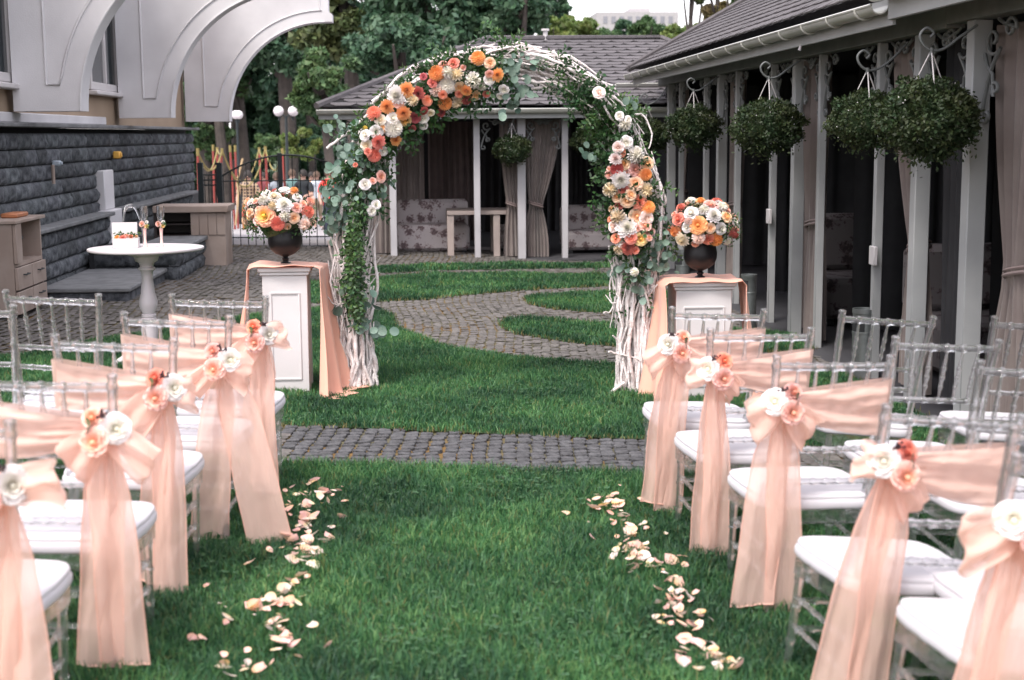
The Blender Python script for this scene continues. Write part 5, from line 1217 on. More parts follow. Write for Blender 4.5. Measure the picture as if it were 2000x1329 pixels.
def make_chair():
    t = thing('clear_chair', (0, 0, 0), cat='chair')
    ch_ = []
    for n_, mb in chair_parts(): ch_.append(put(n_, mb, M_acryl, t, ang=50, fixn=True))
    cu = put('cushion', cushion_mb(1), M_cushion, t, ang=60); ch_.append(cu)
    return t, ch_
TOPY = -.276
def place_chair(label, xl, yl, xr, yr, group, yaw=0.0, roll=None):
    """stand a chair so that the tops of its two back posts fall where the photograph has them"""
    global proto
    if roll is None: roll = (yr-yl)/(xr-xl) + .008
    mx, my = (xl+xr)/2, (yl+yr)/2; z = .9
    for _ in range(10): p = atZ(mx, my, z); z = gz(p.x, p.y) + HB + .002
    # depth also from the width the two posts span: average of both
    wY = .402*math.cos(yaw)/((xr-xl)/FPX)*(1)
    p = atZ(mx, my, z)
    rot = Matrix.Rotation(yaw, 4, 'Z') @ Matrix.Rotation(roll, 4, 'Y')
    off = rot @ Vector((0, TOPY, HB)); loc = p - off; loc.z = gz(loc.x, loc.y)
    if proto is None: t, ch_ = make_chair(); proto = (t, ch_)
    else:
        t = proto[0].copy(); col.objects.link(t)
        for c in proto[1]: d = c.copy(); col.objects.link(d); d.parent = t
    t.matrix_world = Matrix.Translation(loc) @ rot; t['label'] = label; t['group'] = group
    return t
# ================================================================== sashes
def sash(t, sg, label, seed, order, flip=False, longer=0.0, style=0, spread=0.0):
    """organza band round the chair back, tied in a bow on the post at side sg (-1 left, 1 right), in the chair's own axes"""
    r = random.Random(seed); s = thing('chair_sash', (0, 0, 0), label=label, cat='sash', group='peach sashes tied to the chairs along the aisle'); s.matrix_world = t.matrix_world.copy()
    kx, kz = sg*(.185 + r.uniform(-.006, .006)), .765 + r.uniform(-.02, .012); ky = -.262
    # band
    mb = MB(); ph = r.uniform(0, 6); zt0, zb0 = .84-.01*r.random(), .655+.02*r.uniform(-1, 1)
    def fn(u, v):
        w = (1-u)**.85                                  # 1 at the far post, 0 at the knot
        top = kz+.022 + (zt0-kz-.022)*w; bot = kz-.03 + (zb0-kz+.03)*w; z = top + (bot-top)*v
        x = -sg*.197 + (kx+sg*.197)*u + 0.0
        yl = float(np.interp(z, [.52, .72, .90], [-.192, -.225, -.275]))
        fold = .011*math.sin(v*11+ph+3*u) + .004*math.sin(v*23+ph-4*u)
        y = yl - .030 - fold*(.5+.5*u) - .012*math.sin(u*math.pi)
        z += -.012*math.sin(u*math.pi)*(.3+v)
        y -= .009*mnoise.noise(Vector((u*5+seed, v*7, seed*.7))) + .004*mnoise.noise(Vector((u*14, v*19, seed)))
        return (x, y, z)
    mb.grid(fn, 30, 26); put('sash_band', mb, M_sash3, s, ang=80)
    # the band wraps round the far post and comes back inside
    mb = MB()
    def fn2(u, v):
        z = zt0 + (zb0-zt0)*v; yl = float(np.interp(z, [.52, .72, .90], [-.192, -.225, -.275])); a = -math.pi/2 - sg*u*math.pi*1.0
        if u < .5: k = u*2; a = k*math.pi; return (-sg*.197 - sg*.022*math.sin(a), yl - .022*math.cos(a), z)
        k = (u-.5)*2; w = (1-k)**.8; top = kz+.02+(zt0-kz-.02)*w; bot = kz-.03+(zb0-kz+.03)*w
        return (-sg*.197 + (kx+sg*.197)*k, yl+.022 + .004*math.sin(v*15), top+(bot-top)*v)
    mb.grid(fn2, 24, 14); put('sash_band', mb, M_sash, s, ang=80)
    # knot
    mb = MB()
    def kn(u, v): a = u*2*math.pi; b = v*math.pi; rr = 1+.10*math.sin(a*7+b*3); return (kx + .030*math.sin(b)*math.cos(a)*rr, ky-.016 + .026*math.sin(b)*math.sin(a)*rr, kz-.012 + .036*math.cos(b))
    mb.grid(kn, 25, 11); put('sash_knot', mb, M_sash2, s, ang=80)
    # two loops
    for q, (ang_, L_, wd) in enumerate(((R(200 if style == 0 else 165), .135, .13), (R(-38), .135, .12))):
        ang_ += r.uniform(-.2, .2); L_ *= r.uniform(.72, 1.15); wd *= r.uniform(.8, 1.2); mb = MB(); ph = r.uniform(0, 6)
        cx = math.cos(ang_)*sg*-1 if False else math.cos(ang_); dx = Vector((cx*(1 if True else sg), -.10, math.sin(ang_)))
        if sg > 0: dx.x = -dx.x
        dx.normalize()
        def lp(u, v, dx=dx, L_=L_, wd=wd, ph=ph):
            th = u*2*math.pi                             # round the loop; both ends at the knot
            rad = L_*.5*(1-math.cos(th)); w = wd*(.16+.84*math.sin(u*math.pi)**.7); thick = .034*math.sin(th)*(1)
            sd_ = Vector((dx.z, 0, -dx.x)); p = Vector((kx, ky-.02, kz-.01)) + dx*rad + Vector((0, -1, 0))*(thick+.012)
            p += sd_*((v-.5)*w) + Vector((0, -.012*math.sin(v*11+ph+u*4)*math.sin(u*math.pi), -.05*(rad/L_)**2*.6))
            p += Vector((mnoise.noise(Vector((u*5, v*5, seed+q))), mnoise.noise(Vector((u*5, v*5, seed+q+9))), mnoise.noise(Vector((u*5, v*5, seed+q+19)))))*.016*math.sin(u*math.pi)
            return p
        mb.grid(lp, 37, 20); put('bow_loop', mb, M_sash, s, ang=80)
    # two tails
    for q in range(2):
        Lt = (.735 if q == 0 else .75) + r.uniform(-.03, .02) - .02 + longer; mb = MB(); ph = r.uniform(0, 6); w1 = r.uniform(.11, .15) + (abs(spread)*.4 if q else 0); sway = (-.035 if q == 0 else .035) + r.uniform(-.025, .025) + (spread if q else 0)*sg*-1; yy = -.035 - .012*q
        gather = r.uniform(.03, .05); tw = r.uniform(-.25, .25)
        def tl(u, v):
            k = min(1, v/.22)**.7; w = gather + (w1-gather)*k*(.75+.25*v); fo = (1-.55*v)
            x = kx + sway*v**.8 + (u-.5)*w*math.cos(tw*v)
            y = ky + yy + .055*v + (.014*math.sin(u*7+ph+v*2) + .003*math.sin(u*19+ph))*fo*(.5+k*.5) + (u-.5)*w*math.sin(tw*v) + .012*math.sin(v*5+ph)*v
            z = kz - .02 - Lt*v + .02*(u-.5)*v*math.sin(ph)
            y += .012*mnoise.noise(Vector((u*3+seed+q*5, v*4, 1))) + .004*mnoise.noise(Vector((u*9+seed, v*13, q))); x += .010*mnoise.noise(Vector((q*3+seed, v*3, 4)))
            return (x, y, z)
        mb.grid(tl, 28, 34); o = put('sash_tail', mb, M_sash, s, ang=80)
        e = MB(); e.tube([Vector(tl(u, 1))+Vector((0, -.001, .002)) for u in np.linspace(0, 1, 12)], .0028, 5); e.tube([Vector(tl(0, v)) for v in np.linspace(0, 1, 14)], .0018, 4); e.tube([Vector(tl(1, v)) for v in np.linspace(0, 1, 14)], .0018, 4); put('hem', e, M_sash3, o)
    # flowers pinned to the knot
    f = sg*-1
    base = Vector((kx, ky-.078, kz+.008))
    put_flower(s, base + Vector((-f*.038, 0, .004)), (-f*.5, -1, .2), .058, 'rose', 'white', seed % 3)
    put_flower(s, base + Vector((f*.018, -.030, -.030)), (f*.2, -1, .05), .054, 'open', 'pink', (seed+1) % 3)
    put_flower(s, base + Vector((f*.026, .004, .034)), (f*.3, -1, .5), .044, 'rose', 'coral' if style else 'pink', (seed+2) % 3)
    mb = MB()
    for k in range(7):
        d = Vector((r.uniform(-.8, .8)-f*.3, -.7, r.uniform(.1, 1))).normalized(); p0 = base+Vector((-f*.012, -.012, .040)); p1 = p0+d*r.uniform(.018, .034); mb.tube([p0, p1], .0014, 4)
        mb.lathe([(.0001, -.005), (.0042, -.002), (.0046, .002), (.0001, .0055)], 7, (0, 0, 0), Matrix.Translation(p1))
    put('berries', mb, mat('dark_berry', (.03, .008, .014), .35), s)
    if order in (0, 2, 3):
        lm = round_leaf_mesh(seed); 
        for k in range(2): put('leaf', round_leaf_mesh(seed+k), mat('bow_leaf', (.04, .10, .035), .4, c2=(.06, .12, .04)), s, Matrix.Translation(base+Vector((f*.045, .004, .0))) @ Vector((f*.9, -.5, .15)).to_track_quat('Z', 'Y').to_matrix().to_4x4() @ Matrix.Rotation(f*(1.0+k*.9)-math.pi/2*0, 4, 'Z') @ Matrix.Diagonal((.055-.015*k,)*3+(1,)))
ordn = ['first', 'second', 'third', 'fourth', 'fifth']
GR, GL = 'clear chairs of the right block', 'clear chairs of the left block'
right = [(1318, 600, 1488, 606), (1385, 641, 1588, 643), (1512, 694, 1746, 698), (1733, 787, 1996, 812), (1984, 880, 2300, 915)]
left = [(340, 575, 514, 579), (243, 610, 446, 617), (100, 652, 346, 662), (-60, 727, 222, 733), (-330, 808, 42, 822)]
for k, c4 in enumerate(right):
    t = place_chair('clear chair with peach sash, %s from the arch in the right aisle row' % ordn[k], *c4, GR, yaw=[.03, .06, .07, .12, .08][k])
    sash(t, -1, 'peach organza sash with flowers on the %s chair from the arch, right of the aisle' % ordn[k], 10+k, k, style=k % 2)
for k, c4 in enumerate(left):
    t = place_chair('clear chair with peach sash, %s from the arch in the left aisle row' % ordn[k], *c4, GL, yaw=[-.05, -.06, -.05, -.04, -.04][k])
    sash(t, 1, 'peach organza sash with flowers on the %s chair from the arch, left of the aisle' % ordn[k], 30+k, k, style=(k+1) % 2, longer=[-.05, .0, .0, 0, 0][k], spread=[.0, -.16, 0, 0, 0][k])
place_chair('bare clear chair in front of the pavilion with a steel bin behind it', 1647, 606, 1822, 619, GR, .02)
place_chair('bare clear chair behind the third sashed chair, inner of the second column', 1757, 657, 1944, 665, GR, .02)
place_chair('bare clear chair cut by the right edge, its left post rising between two others', 1915, 703, 2140, 716, GR, .02)
place_chair('bare clear chair farthest right, standing before the wide tied curtain', 1942, 618, 2120, 628, GR, .02)
place_chair('bare clear chair at the right edge behind the fourth sashed chair', 1994, 830, 2260, 850, GR, .02)
place_chair('bare clear chair between the wooden cabinet and the round table', 17, 568, 186, 574, GL, -.12)
place_chair('bare clear chair cut by the left edge in front of the wooden cabinet', -170, 590, 20, 596, GL, -.05)

# ================================================================== hanging baskets
def basket(px, py, rx, X, label, seed, lit=0):
    random.seed(seed); p = atX(px, py, X); Rr = rx/FPX*p.y; t = thing('hanging_basket', p, label=label, cat='hanging basket', group='hanging baskets along the pavilions')
    n = int(11000 if rx > 80 else 7500 if rx > 60 else 4500); r_ = np.random.default_rng(seed); d = r_.normal(size=(n, 3)); d /= np.linalg.norm(d, axis=1)[:, None]
    lump = np.array([mnoise.noise(Vector(v)*2.2+Vector((seed, 0, 0))) for v in d]); lump2 = np.array([mnoise.noise(Vector(v)*6+Vector((seed, 5, 0))) for v in d]); rad = (1 + .34*lump + .14*lump2)*(r_.uniform(.72, 1, n)**.6)
    z = d[:, 2].copy(); sc = np.stack([np.full(n, Rr), np.full(n, Rr), np.where(z > 0, Rr*.72, Rr*.78)], 1); C = d*rad[:, None]*sc; lowm = (d[:, 2] < -.1) & (r_.uniform(0, 1, n) < .12); C[lowm, 2] -= r_.uniform(0, .35, lowm.sum())*Rr; C += r_.normal(0, .025*Rr, C.shape)
    l = Rr*(.055 if rx > 60 else .07)*r_.uniform(.6, 1.3, n); a = r_.normal(size=(n, 3)) + d*.8; a /= np.linalg.norm(a, axis=1)[:, None]; b = np.cross(a, r_.normal(size=(n, 3))); b /= np.linalg.norm(b, axis=1)[:, None]
    V = np.stack([C-a*l[:, None], C+b*(l*.5)[:, None], C+a*l[:, None], C-b*(l*.5)[:, None]], 1).reshape(-1, 3); F = (np.arange(n)*4)[:, None]+np.array([[0, 1, 2, 3]])
    me = big_mesh('foliage', V, F); me.materials.append(M_basket); tag(link('foliage', me, t), kind='stuff')
    mb = MB(); mb.lathe([(.02, -Rr*.42), (Rr*.5, -Rr*.38), (Rr*.62, 0), (Rr*.55, Rr*.2), (.02, Rr*.4)], 14); put('basket_pot', mb, M_soil, t)
    top = Vector((0, 0, Rr*1.32))
    for k in range(3): a_ = k*2.09+.4; mb = MB(); mb.tube([Vector((math.cos(a_)*Rr*.5, math.sin(a_)*Rr*.5, Rr*.3)), top], .0035, 5); put('hanger_wire', mb, M_white, t)
    # small white blossoms
    mb = MB(); 
    for k in range(16):
        v = Vector((random.gauss(0, 1), random.gauss(0, 1), random.gauss(-.2, .7))).normalized(); c_ = Vector((v.x*Rr, v.y*Rr, v.z*Rr*.75)); s_ = .0045
        mb.lathe([(.0001, -s_), (s_, 0), (.0001, s_)], 5, c_)
    put('blossom', mb, M_white, t)
    return t, p, Rr, p + top
bk = [(1815, 228, 98, 'large hanging basket nearest the camera, hung before the two thick posts', 7.75), (1692, 232, 72, 'hanging basket half hidden behind the largest one', 8.85), (1500, 245, 70, 'hanging basket above the right black vase side of the pavilion', 11.1), (1354, 246, 52, 'hanging basket above the right bouquet, next to the arch', 14.2), (1262, 262, 44, 'dark hanging basket partly behind the right side of the arch', 16.9)]
for k, (px, py, rx, lb, Yb) in enumerate(bk):
    X = (px-821)/FPX*Yb
    t, p, Rr, top = basket(px, py, rx, X, lb, 40+k)
    # curled iron hook reaching out from the post line
    mb = MB(); zt = ZH-.03; ho = Vector((top.x, top.y, top.z))
    pts = [Vector((ho.x+.25, p.y, max(zt-.02, ho.z+.13))), Vector((ho.x+.16, p.y, ho.z+.07)), Vector((ho.x+.07, p.y, ho.z+.005)), Vector((ho.x, p.y, ho.z-.004)), Vector((ho.x-.05, p.y, ho.z+.03)), Vector((ho.x-.065, p.y, ho.z+.08)), Vector((ho.x-.03, p.y, ho.z+.115)), Vector((ho.x+.01, p.y, ho.z+.09)), Vector((ho.x-.01, p.y, ho.z+.065))]
    mb.tube(smooth_path(pts, 40), .008, 7); mb.tube([ho+Vector((0, 0, -.03)), ho+Vector((0, 0, .01))], .012, 7); put('basket_hook', mb, M_hook, pav if k else pav2, ang=60)
q = atY(1000, 289, YF-.2); t, p, Rr, top = basket(1000, 289, 36, q.x, 'small hanging basket in front of the middle post of the far pavilion', 50)
mb = MB(); mb.tube(smooth_path([top, top+Vector((.03, .0, .05)), top+Vector((.03, .1, .10)), top+Vector((.0, .2, .10))], 12), .009, 6); put('basket_hook', mb, M_scroll, fp)
q = atY(1150, 270, YF-.2); basket(1150, 270, 34, q.x, 'dark hanging basket seen just left of the right arch flowers', 51)

# ================================================================== petals on the grass
def petal_mesh(seed):
    r = random.Random(seed); mb = MB(); cup = r.uniform(.15, .5); tw = r.uniform(-.3, .3)
    def fn(u, v):
        x = (u-.5)*math.sin(min(1, v*1.1+.08)*math.pi*.68)**.7*1.0; return (x, (v-.5)*1.1 - .1*abs(x), cup*(x*x*1.6 + (v-.5)**2*.9) + tw*x*v)
    mb.grid(fn, 6, 6, heart=lambda u, v: v); return mb
PM = {}
def pmesh(c, s):
    if (c, s) not in PM:
        me = petal_mesh(s).mesh('rose_petal', ang=80, heart=True)
        cols = {'cream': ((.86, .66, .38), (.90, .74, .64)), 'pink': ((.88, .56, .38), (.88, .54, .50)), 'white': ((.88, .68, .52), (.88, .72, .70)), 'peach': ((.86, .56, .20), (.88, .60, .46)), 'coral': ((.85, .5, .3), (.88, .52, .45))}[c]
        me.materials.append(petal_mat('fallen_'+c, *cols)); PM[(c, s)] = me
    return PM[(c, s)]
random.seed(21)
lines = {'left': [(648, 965, 5), (625, 985, 10), (600, 985, 8), (590, 1010, 9), (600, 1040, 9), (588, 1070, 14), (600, 1085, 12), (570, 1090, 8), (600, 1110, 4), (585, 1155, 8), (560, 1180, 14), (540, 1210, 11), (515, 1205, 6), (440, 1225, 2), (470, 1240, 3), (560, 1265, 6), (575, 1300, 4), (535, 1255, 5), (400, 1280, 2), (490, 1315, 6), (445, 1325, 4), (670, 1045, 2), (425, 1178, 1), (620, 1120, 3)],
         'right': [(1170, 985, 6), (1165, 1005, 8), (1200, 1012, 9), (1225, 1035, 10), (1205, 1045, 6), (1235, 1075, 12), (1250, 1100, 12), (1230, 1125, 7), (1275, 1120, 9), (1290, 1140, 7), (1320, 1140, 5), (1300, 1190, 9), (1330, 1200, 8), (1315, 1235, 8), (1360, 1235, 6), (1345, 1270, 7), (1380, 1290, 9), (1400, 1315, 7), (1330, 1310, 3), (1430, 1325, 4), (1300, 1240, 3)]}
for sd_, L_ in lines.items():
    for (x, y, n) in L_:
        for k in range(int(n*.96+.5)):
            px, py = x+random.gauss(0, 13 if k % 5 else 34), y+random.gauss(0, 12 if k % 5 else 26); s = random.choice([.022, .028, .034, .042, .052])*random.uniform(.9, 1.1)*(1 if random.random() < .75 else .6); p = onG(px, py); c = random.choice(['cream', 'pink', 'white', 'pink', 'cream', 'peach', 'pink', 'coral'] if sd_ == 'left' else ['cream', 'white', 'peach', 'pink', 'pink', 'coral'])
            o = link('rose_petal', pmesh(c, random.randrange(5))); o.scale = (s, s*random.uniform(.8, 1.1), s); o.location = (p.x, p.y, p.z+.036+random.uniform(0, .02)); o.rotation_euler = (random.gauss(0, .35) + (math.pi if random.random() < .3 else 0), random.gauss(0, .35), random.uniform(0, 6.28))
            zone = 'beside the paved strip' if p.y > 6.0 else 'beside the middle sashed chairs' if p.y > 5.0 else 'nearest the camera'
            size = 'large' if s > .036 else 'small'
            tag(o, '%s %s rose petal in the %s petal trail, %s' % (size, c, sd_, zone), 'petal', '%s %s petals of the %s trail %s' % (size, c, sd_, zone))
# ================================================================== fence and gate
def fz(x, y=20.3): return gz(x, y)
fn_ = thing('wire_fence', (0, 0, 0), label='dark green wire fence panel with arched top behind the left bouquet', cat='fence')
YFn = 20.3; x0 = atY(436, 400, YFn).x; x1 = atY(690, 400, YFn).x; zb_ = atY(560, 482, YFn).z
def topz(x):
    a = atY(560, 303, YFn); b = atY(650, 322, YFn); k = (x-a.x)/(b.x-a.x); return a.z - (a.z-b.z)*k*k
for px in range(438, 690, 15):
    x = atY(px, 400, YFn).x; mb = MB(); mb.tube([(x, YFn, zb_), (x, YFn, topz(x))], .0065, 5); put('bar', mb, M_iron, fn_)
for py in (482, 463, 353): z = atY(560, py, YFn).z; mb = MB(); mb.tube([(x0, YFn-.012, z), (x1, YFn-.012, z)], .009 if py < 480 else .014, 6); put('rail', mb, M_iron, fn_)
mb = MB(); mb.tube([(x, YFn, topz(x)) for x in np.linspace(x0, x1, 16)], .013, 6); put('top_rail', mb, M_iron, fn_)
for px in (549, 686): x = atY(px, 400, YFn).x; mb = MB(); mb.box((x-.03, YFn-.03, zb_-.05), (x+.03, YFn+.03, topz(x)+.03), .004); put('fence_post', mb, M_iron, fn_)
mb = MB(); mb.box((x0-.1, YFn-.12, zb_-.2), (x1, YFn+.1, zb_-.045), .01); tag(put('kerb', mb, M_paleground), 'pale concrete kerb under the wire fence', 'kerb')
gt = thing('gate', (0, 0, 0), label='narrow dark metal gate leaf between two posts at the end of the stone wall', cat='gate')
Yg = 21.5
for px in (394, 431):
    x = atY(px, 400, Yg).x; z = atY(px, 318, Yg).z; mb = MB(); mb.box((x-.04, Yg-.04, -.3), (x+.04, Yg+.04, z), .005); put('gate_post', mb, M_iron, gt)
xa, xb_ = atY(398, 400, Yg).x, atY(427, 400, Yg).x
for py in (342, 352, 362, 440): z = atY(410, py, Yg).z; mb = MB(); mb.tube([(xa, Yg, z), (xb_, Yg, z)], .012, 6); put('rail', mb, M_iron, gt)
for k in range(4): x = xa+(xb_-xa)*(k+.5)/4; mb = MB(); mb.tube([(x, Yg, -.25), (x, Yg, atY(410, 345, Yg).z)], .007, 5); put('bar', mb, M_iron, gt)

# ================================================================== playground beyond the fence
pg = thing('rope_playground', (0, 0, 0), label='playground frame of red poles with yellow tips joined by sagging yellow ropes', cat='playground')
poles = [((386, 290), (388, 400), 30), ((424, 288), (428, 410), 33), ((434, 290), (420, 400), 31), ((449, 284), (458, 420), 34), ((459, 284), (464, 410), 36), ((506, 288), (512, 400), 36), ((518, 286), (524, 400), 32), ((551, 290), (562, 400), 31), ((416, 283), (418, 400), 37)]
tips = []
for (a, b, Y) in poles:
    p = atY(*a, Y); q = atY(*b, Y); q.z = gz(q.x, Y); m = p + (q-p).normalized()*.16
    mb = MB(); mb.tube([q, m], .027, 8); put('pole', mb, M_red, pg); mb = MB(); mb.tube([m, p], .032, 8); put('pole_tip', mb, M_yellow, pg); tips.append(p)
for i, j, s in ((0, 1, .5), (2, 5, .8), (1, 2, .1), (5, 6, .2), (6, 7, .5), (2, 6, .9), (0, 2, .45)):
    a, b = tips[i], tips[j]; mb = MB(); mb.tube([a.lerp(b, t)-Vector((0, 0, s*4*t*(1-t)*.9+.05)) for t in np.linspace(0, 1, 14)], .017, 6); put('rope', mb, M_yellow, pg)
mb = MB(); mb.tube(smooth_path([atY(474, 310, 33), atY(468, 335, 33), atY(463, 360, 33), atY(466, 380, 33), atY(460, 440, 33)], 14), .025, 6); put('net_rope', mb, mat('tan_rope', (.5, .36, .2), .7), pg)

# ================================================================== people beyond the fence
def person(px, pyhead, Y, shirt, trousers, hair, label, pose='stand', hgt=1.7, turn=0.0, lean=0.0, arms=(.25, .2)):
    top = atY(px, pyhead, Y); z0 = top.z - hgt; s = hgt/1.75; th = thing('person', (top.x, Y, z0), (0, 0, turn), label, 'person')
    V = []; E = []; Rr = []
    def v(x, y, z, r): V.append((x*s, (y - lean*max(0, z-.95)*.8)*s, (z - abs(lean)*max(0, z-.95)*.25)*s)); Rr.append(r*s); return len(V)-1
    def e(a, b): E.append((a, b)); return b
    pel = v(0, 0, .95, .15); w = e(pel, v(0, 0, 1.12, .135)); chs = e(w, v(0, .01, 1.32, .16)); sh = e(chs, v(0, 0, 1.43, .11)); nk = e(sh, v(0, 0, 1.52, .055)); hd = e(nk, v(0, -.01, 1.62, .095)); e(hd, v(0, -.01, 1.72, .07))
    for k, sg in enumerate((-1, 1)):
        s1_ = e(sh, v(sg*.19, 0, 1.40, .07)); a = arms[k]; el = e(s1_, v(sg*(.24+a*.12), -.03-a*.15, 1.12, .045)); wr = e(el, v(sg*(.24+a*.05), -.08-a*.6, .90+a*.35, .032)); e(wr, v(sg*(.24+a*.03), -.10-a*.68, .82+a*.37, .036))
        hp = e(pel, v(sg*.09, 0, .86, .10)); kn = e(hp, v(sg*.11, -.02+.03*sg, .48, .062)); an = e(kn, v(sg*.12, .03*sg, .09, .042)); e(an, v(sg*.13, -.14+.03*sg, .035, .035))
    me = bpy.data.meshes.new('body'); me.from_pydata(V, E, []); o = bpy.data.objects.new('tmp', me); col.objects.link(o)
    sk = o.modifiers.new('s', 'SKIN'); sk.use_smooth_shade = True
    for i, sv in enumerate(me.skin_vertices[0].data): sv.radius = (Rr[i], Rr[i]*.8); sv.use_root = (i == 0)
    o.modifiers.new('d', 'SUBSURF').levels = 1
    dg = bpy.context.evaluated_depsgraph_get(); em = bpy.data.meshes.new_from_object(o.evaluated_get(dg)); bpy.data.objects.remove(o)
    em.name = 'body'; em.materials.clear(); em.materials.append(M_skin)
    body = link('body', em, th)
    def garment(name, cond, m, infl):
        bm = bmesh.new(); bm.from_mesh(em); bm.normal_update(); bmesh.ops.delete(bm, geom=[f for f in bm.faces if not cond(f.calc_center_median()/s)], context='FACES')
        for vv in bm.verts: vv.co += vv.normal*infl
        g = bpy.data.meshes.new(name); bm.to_mesh(g); bm.free(); g.materials.clear(); g.materials.append(m); link(name, g, th)
    garment('shirt', lambda c: c.z > .93 and c.z < 1.49 and (c.z > 1.2 or abs(c.x) < .23), shirt, .018); garment('trousers', lambda c: c.z < .97 and c.z > (.45 if trousers[1] else .1) and abs(c.x) < .23, trousers[0], .015)
    hm = MB(); c_ = Vector(V[5]); 
    def hf(u, v_): a = u*2*math.pi; b = v_*1.9; return (c_.x+.112*s*math.sin(b)*math.cos(a), c_.y+.015+.118*s*math.sin(b)*math.sin(a), c_.z+.02+.135*s*math.cos(b))
    hm.grid(hf, 17, 9); put('hair', hm, hair, th)
    fm = MB(); fm.lathe([(.0001, .02), (.012, .0), (.0001, -.015)], 6, (c_.x, c_.y-.105*s, c_.z)); put('nose', fm, M_skin, th)
def plaid():
    m = bpy.data.materials.new('plaid_shirt'); m.use_nodes = True; N = m.node_tree.nodes; L = m.node_tree.links; b = N['Principled BSDF']; tc = N.new('ShaderNodeTexCoord')
    w1 = N.new('ShaderNodeTexWave'); w1.inputs['Scale'].default_value = 4.2; w1.bands_direction = 'X'; w2 = N.new('ShaderNodeTexWave'); w2.inputs['Scale'].default_value = 4.2; w2.bands_direction = 'Z'
    L.new(tc.outputs['Object'], w1.inputs[0]); L.new(tc.outputs['Object'], w2.inputs[0]); mx = N.new('ShaderNodeMath'); mx.operation = 'MAXIMUM'; L.new(w1.outputs['Fac'], mx.inputs[0]); L.new(w2.outputs['Fac'], mx.inputs[1])
    rp = N.new('ShaderNodeValToRGB'); rp.color_ramp.elements[0].position = .6; rp.color_ramp.elements[0].color = (.05, .03, .03, 1); rp.color_ramp.elements[1].position = .95; rp.color_ramp.elements[1].color = (.45, .32, .2, 1); L.new(mx.outputs[0], rp.inputs[0]); L.new(rp.outputs[0], b.inputs['Base Color']); return m
H1 = mat('dark_hair', (.02, .015, .013), .7); H2 = mat('brown_hair', (.10, .06, .04), .7)
S = lambda n, c: mat(n, c, .85, ns=12)
jeans = (S('dark_jeans', (.03, .04, .06)), False); shorts = (S('khaki_shorts', (.25, .2, .14)), True)
person(484, 335, 34, plaid(), (S('ochre_trousers', (.40, .17, .05)), False), H1, 'person in a brown plaid shirt standing with their back turned')
person(535, 333, 36, S('grey_tee', (.30, .33, .37)), jeans, H2, 'person in a light grey shirt leaning forward with arms out', lean=.35, arms=(.7, .5), turn=.5)
person(570, 332, 38, S('teal_tee', (.16, .28, .27)), shorts, H2, 'person in a teal shirt standing between the others', turn=.3)
person(592, 333, 36.5, S('black_tee', (.02, .025, .03)), jeans, H1, 'person in a black t-shirt with one arm reaching out', arms=(.2, .6), turn=-.4)
person(643, 330, 33, S('red_tee', (.75, .06, .05)), jeans, H2, 'person in a bright red t-shirt behind the eucalyptus leaves', turn=.2)
person(618, 336, 42, S('white_blue_tee', (.55, .60, .66)), shorts, H2, 'person in a pale blue shirt farther back beside the red one', turn=.6)
person(608, 337, 43, S('orange_tee', (.75, .35, .15)), jeans, H1, 'person in an orange top far behind the black t-shirt', hgt=1.6)
person(514, 338, 40, S('maroon_tee', (.2, .05, .06)), jeans, H1, 'person in a dark maroon top behind the red pole', hgt=1.6)

# ================================================================== street lamps
def lamp(px, pys, Y, heads, label):
    q = atY(px, 240, Y); z0 = gz(q.x, Y); zt = atY(px, pys, Y).z; t = thing('street_lamp', (q.x, Y, z0), label=label, cat='street lamp', group='globe street lamps in the park')
    mb = MB(); mb.lathe([(.09, 0), (.09, .5), (.05, .6), (.035, zt-z0-.1)], 12); put('lamp_post', mb, M_iron, t)
    for dx in heads:
        mb = MB(); mb.tube([Vector((0, 0, zt-z0-.15)), Vector((dx*.6, 0, zt-z0-.05)), Vector((dx, 0, zt-z0-.22)), Vector((dx, 0, zt-z0-.12))], .03, 6); put('lamp_arm', mb, M_iron, t)
        mb = MB(); r = .135; mb.lathe([(.0001, -r)] + [(r*math.cos(a), r*math.sin(a)) for a in np.linspace(-1.4, 1.4, 11)] + [(.0001, r)], 20, (dx, 0, zt-z0+.02)); put('globe', mb, M_globe, t)
lamp(559, 219, 38, (-.19, .19), 'black park lamp with two white globes between the tree trunks')
lamp(463, 226, 45, (-.03, .06), 'black park lamp with white globe close to the last white bracket')

# ================================================================== trees
def leaf_cloud(r_, C, Rad, n, size, hollow=.55):
    """n leaf faces through the outer part of an uneven ellipsoid made of smaller clumps"""
    k = max(10, int(n/260)); d = r_.normal(size=(k, 3)); d /= np.linalg.norm(d, axis=1)[:, None]; cc = d*r_.uniform(hollow, 1.0, (k, 1))*np.array(Rad)*.86; cr = r_.uniform(.18, .34, k)*min(Rad)
    w = r_.integers(0, k, n); dd = r_.normal(size=(n, 3)); dd /= np.linalg.norm(dd, axis=1)[:, None]; P = cc[w] + dd*(cr[w]*r_.uniform(.35, 1.1, n)**.7)[:, None]*np.array([1.15, 1.15, .75]) + np.array(C)
    a = r_.normal(size=(n, 3)); a /= np.linalg.norm(a, axis=1)[:, None]; nrm = dd*.6 + r_.normal(size=(n, 3))*.55 + np.array([0, -.15, .5]); b = np.cross(a, nrm); b /= np.linalg.norm(b, axis=1)[:, None]
    l = size*r_.uniform(.5, 1.25, n)
    return np.stack([P-a*l[:, None], P+b*(l*.55)[:, None], P+a*l[:, None], P-b*(l*.55)[:, None]], 1)
def leafmat(name, c, c2, isl=.4): return mat(name, c, .6, c2=c2, ns=.9, island=isl, trans=.3)
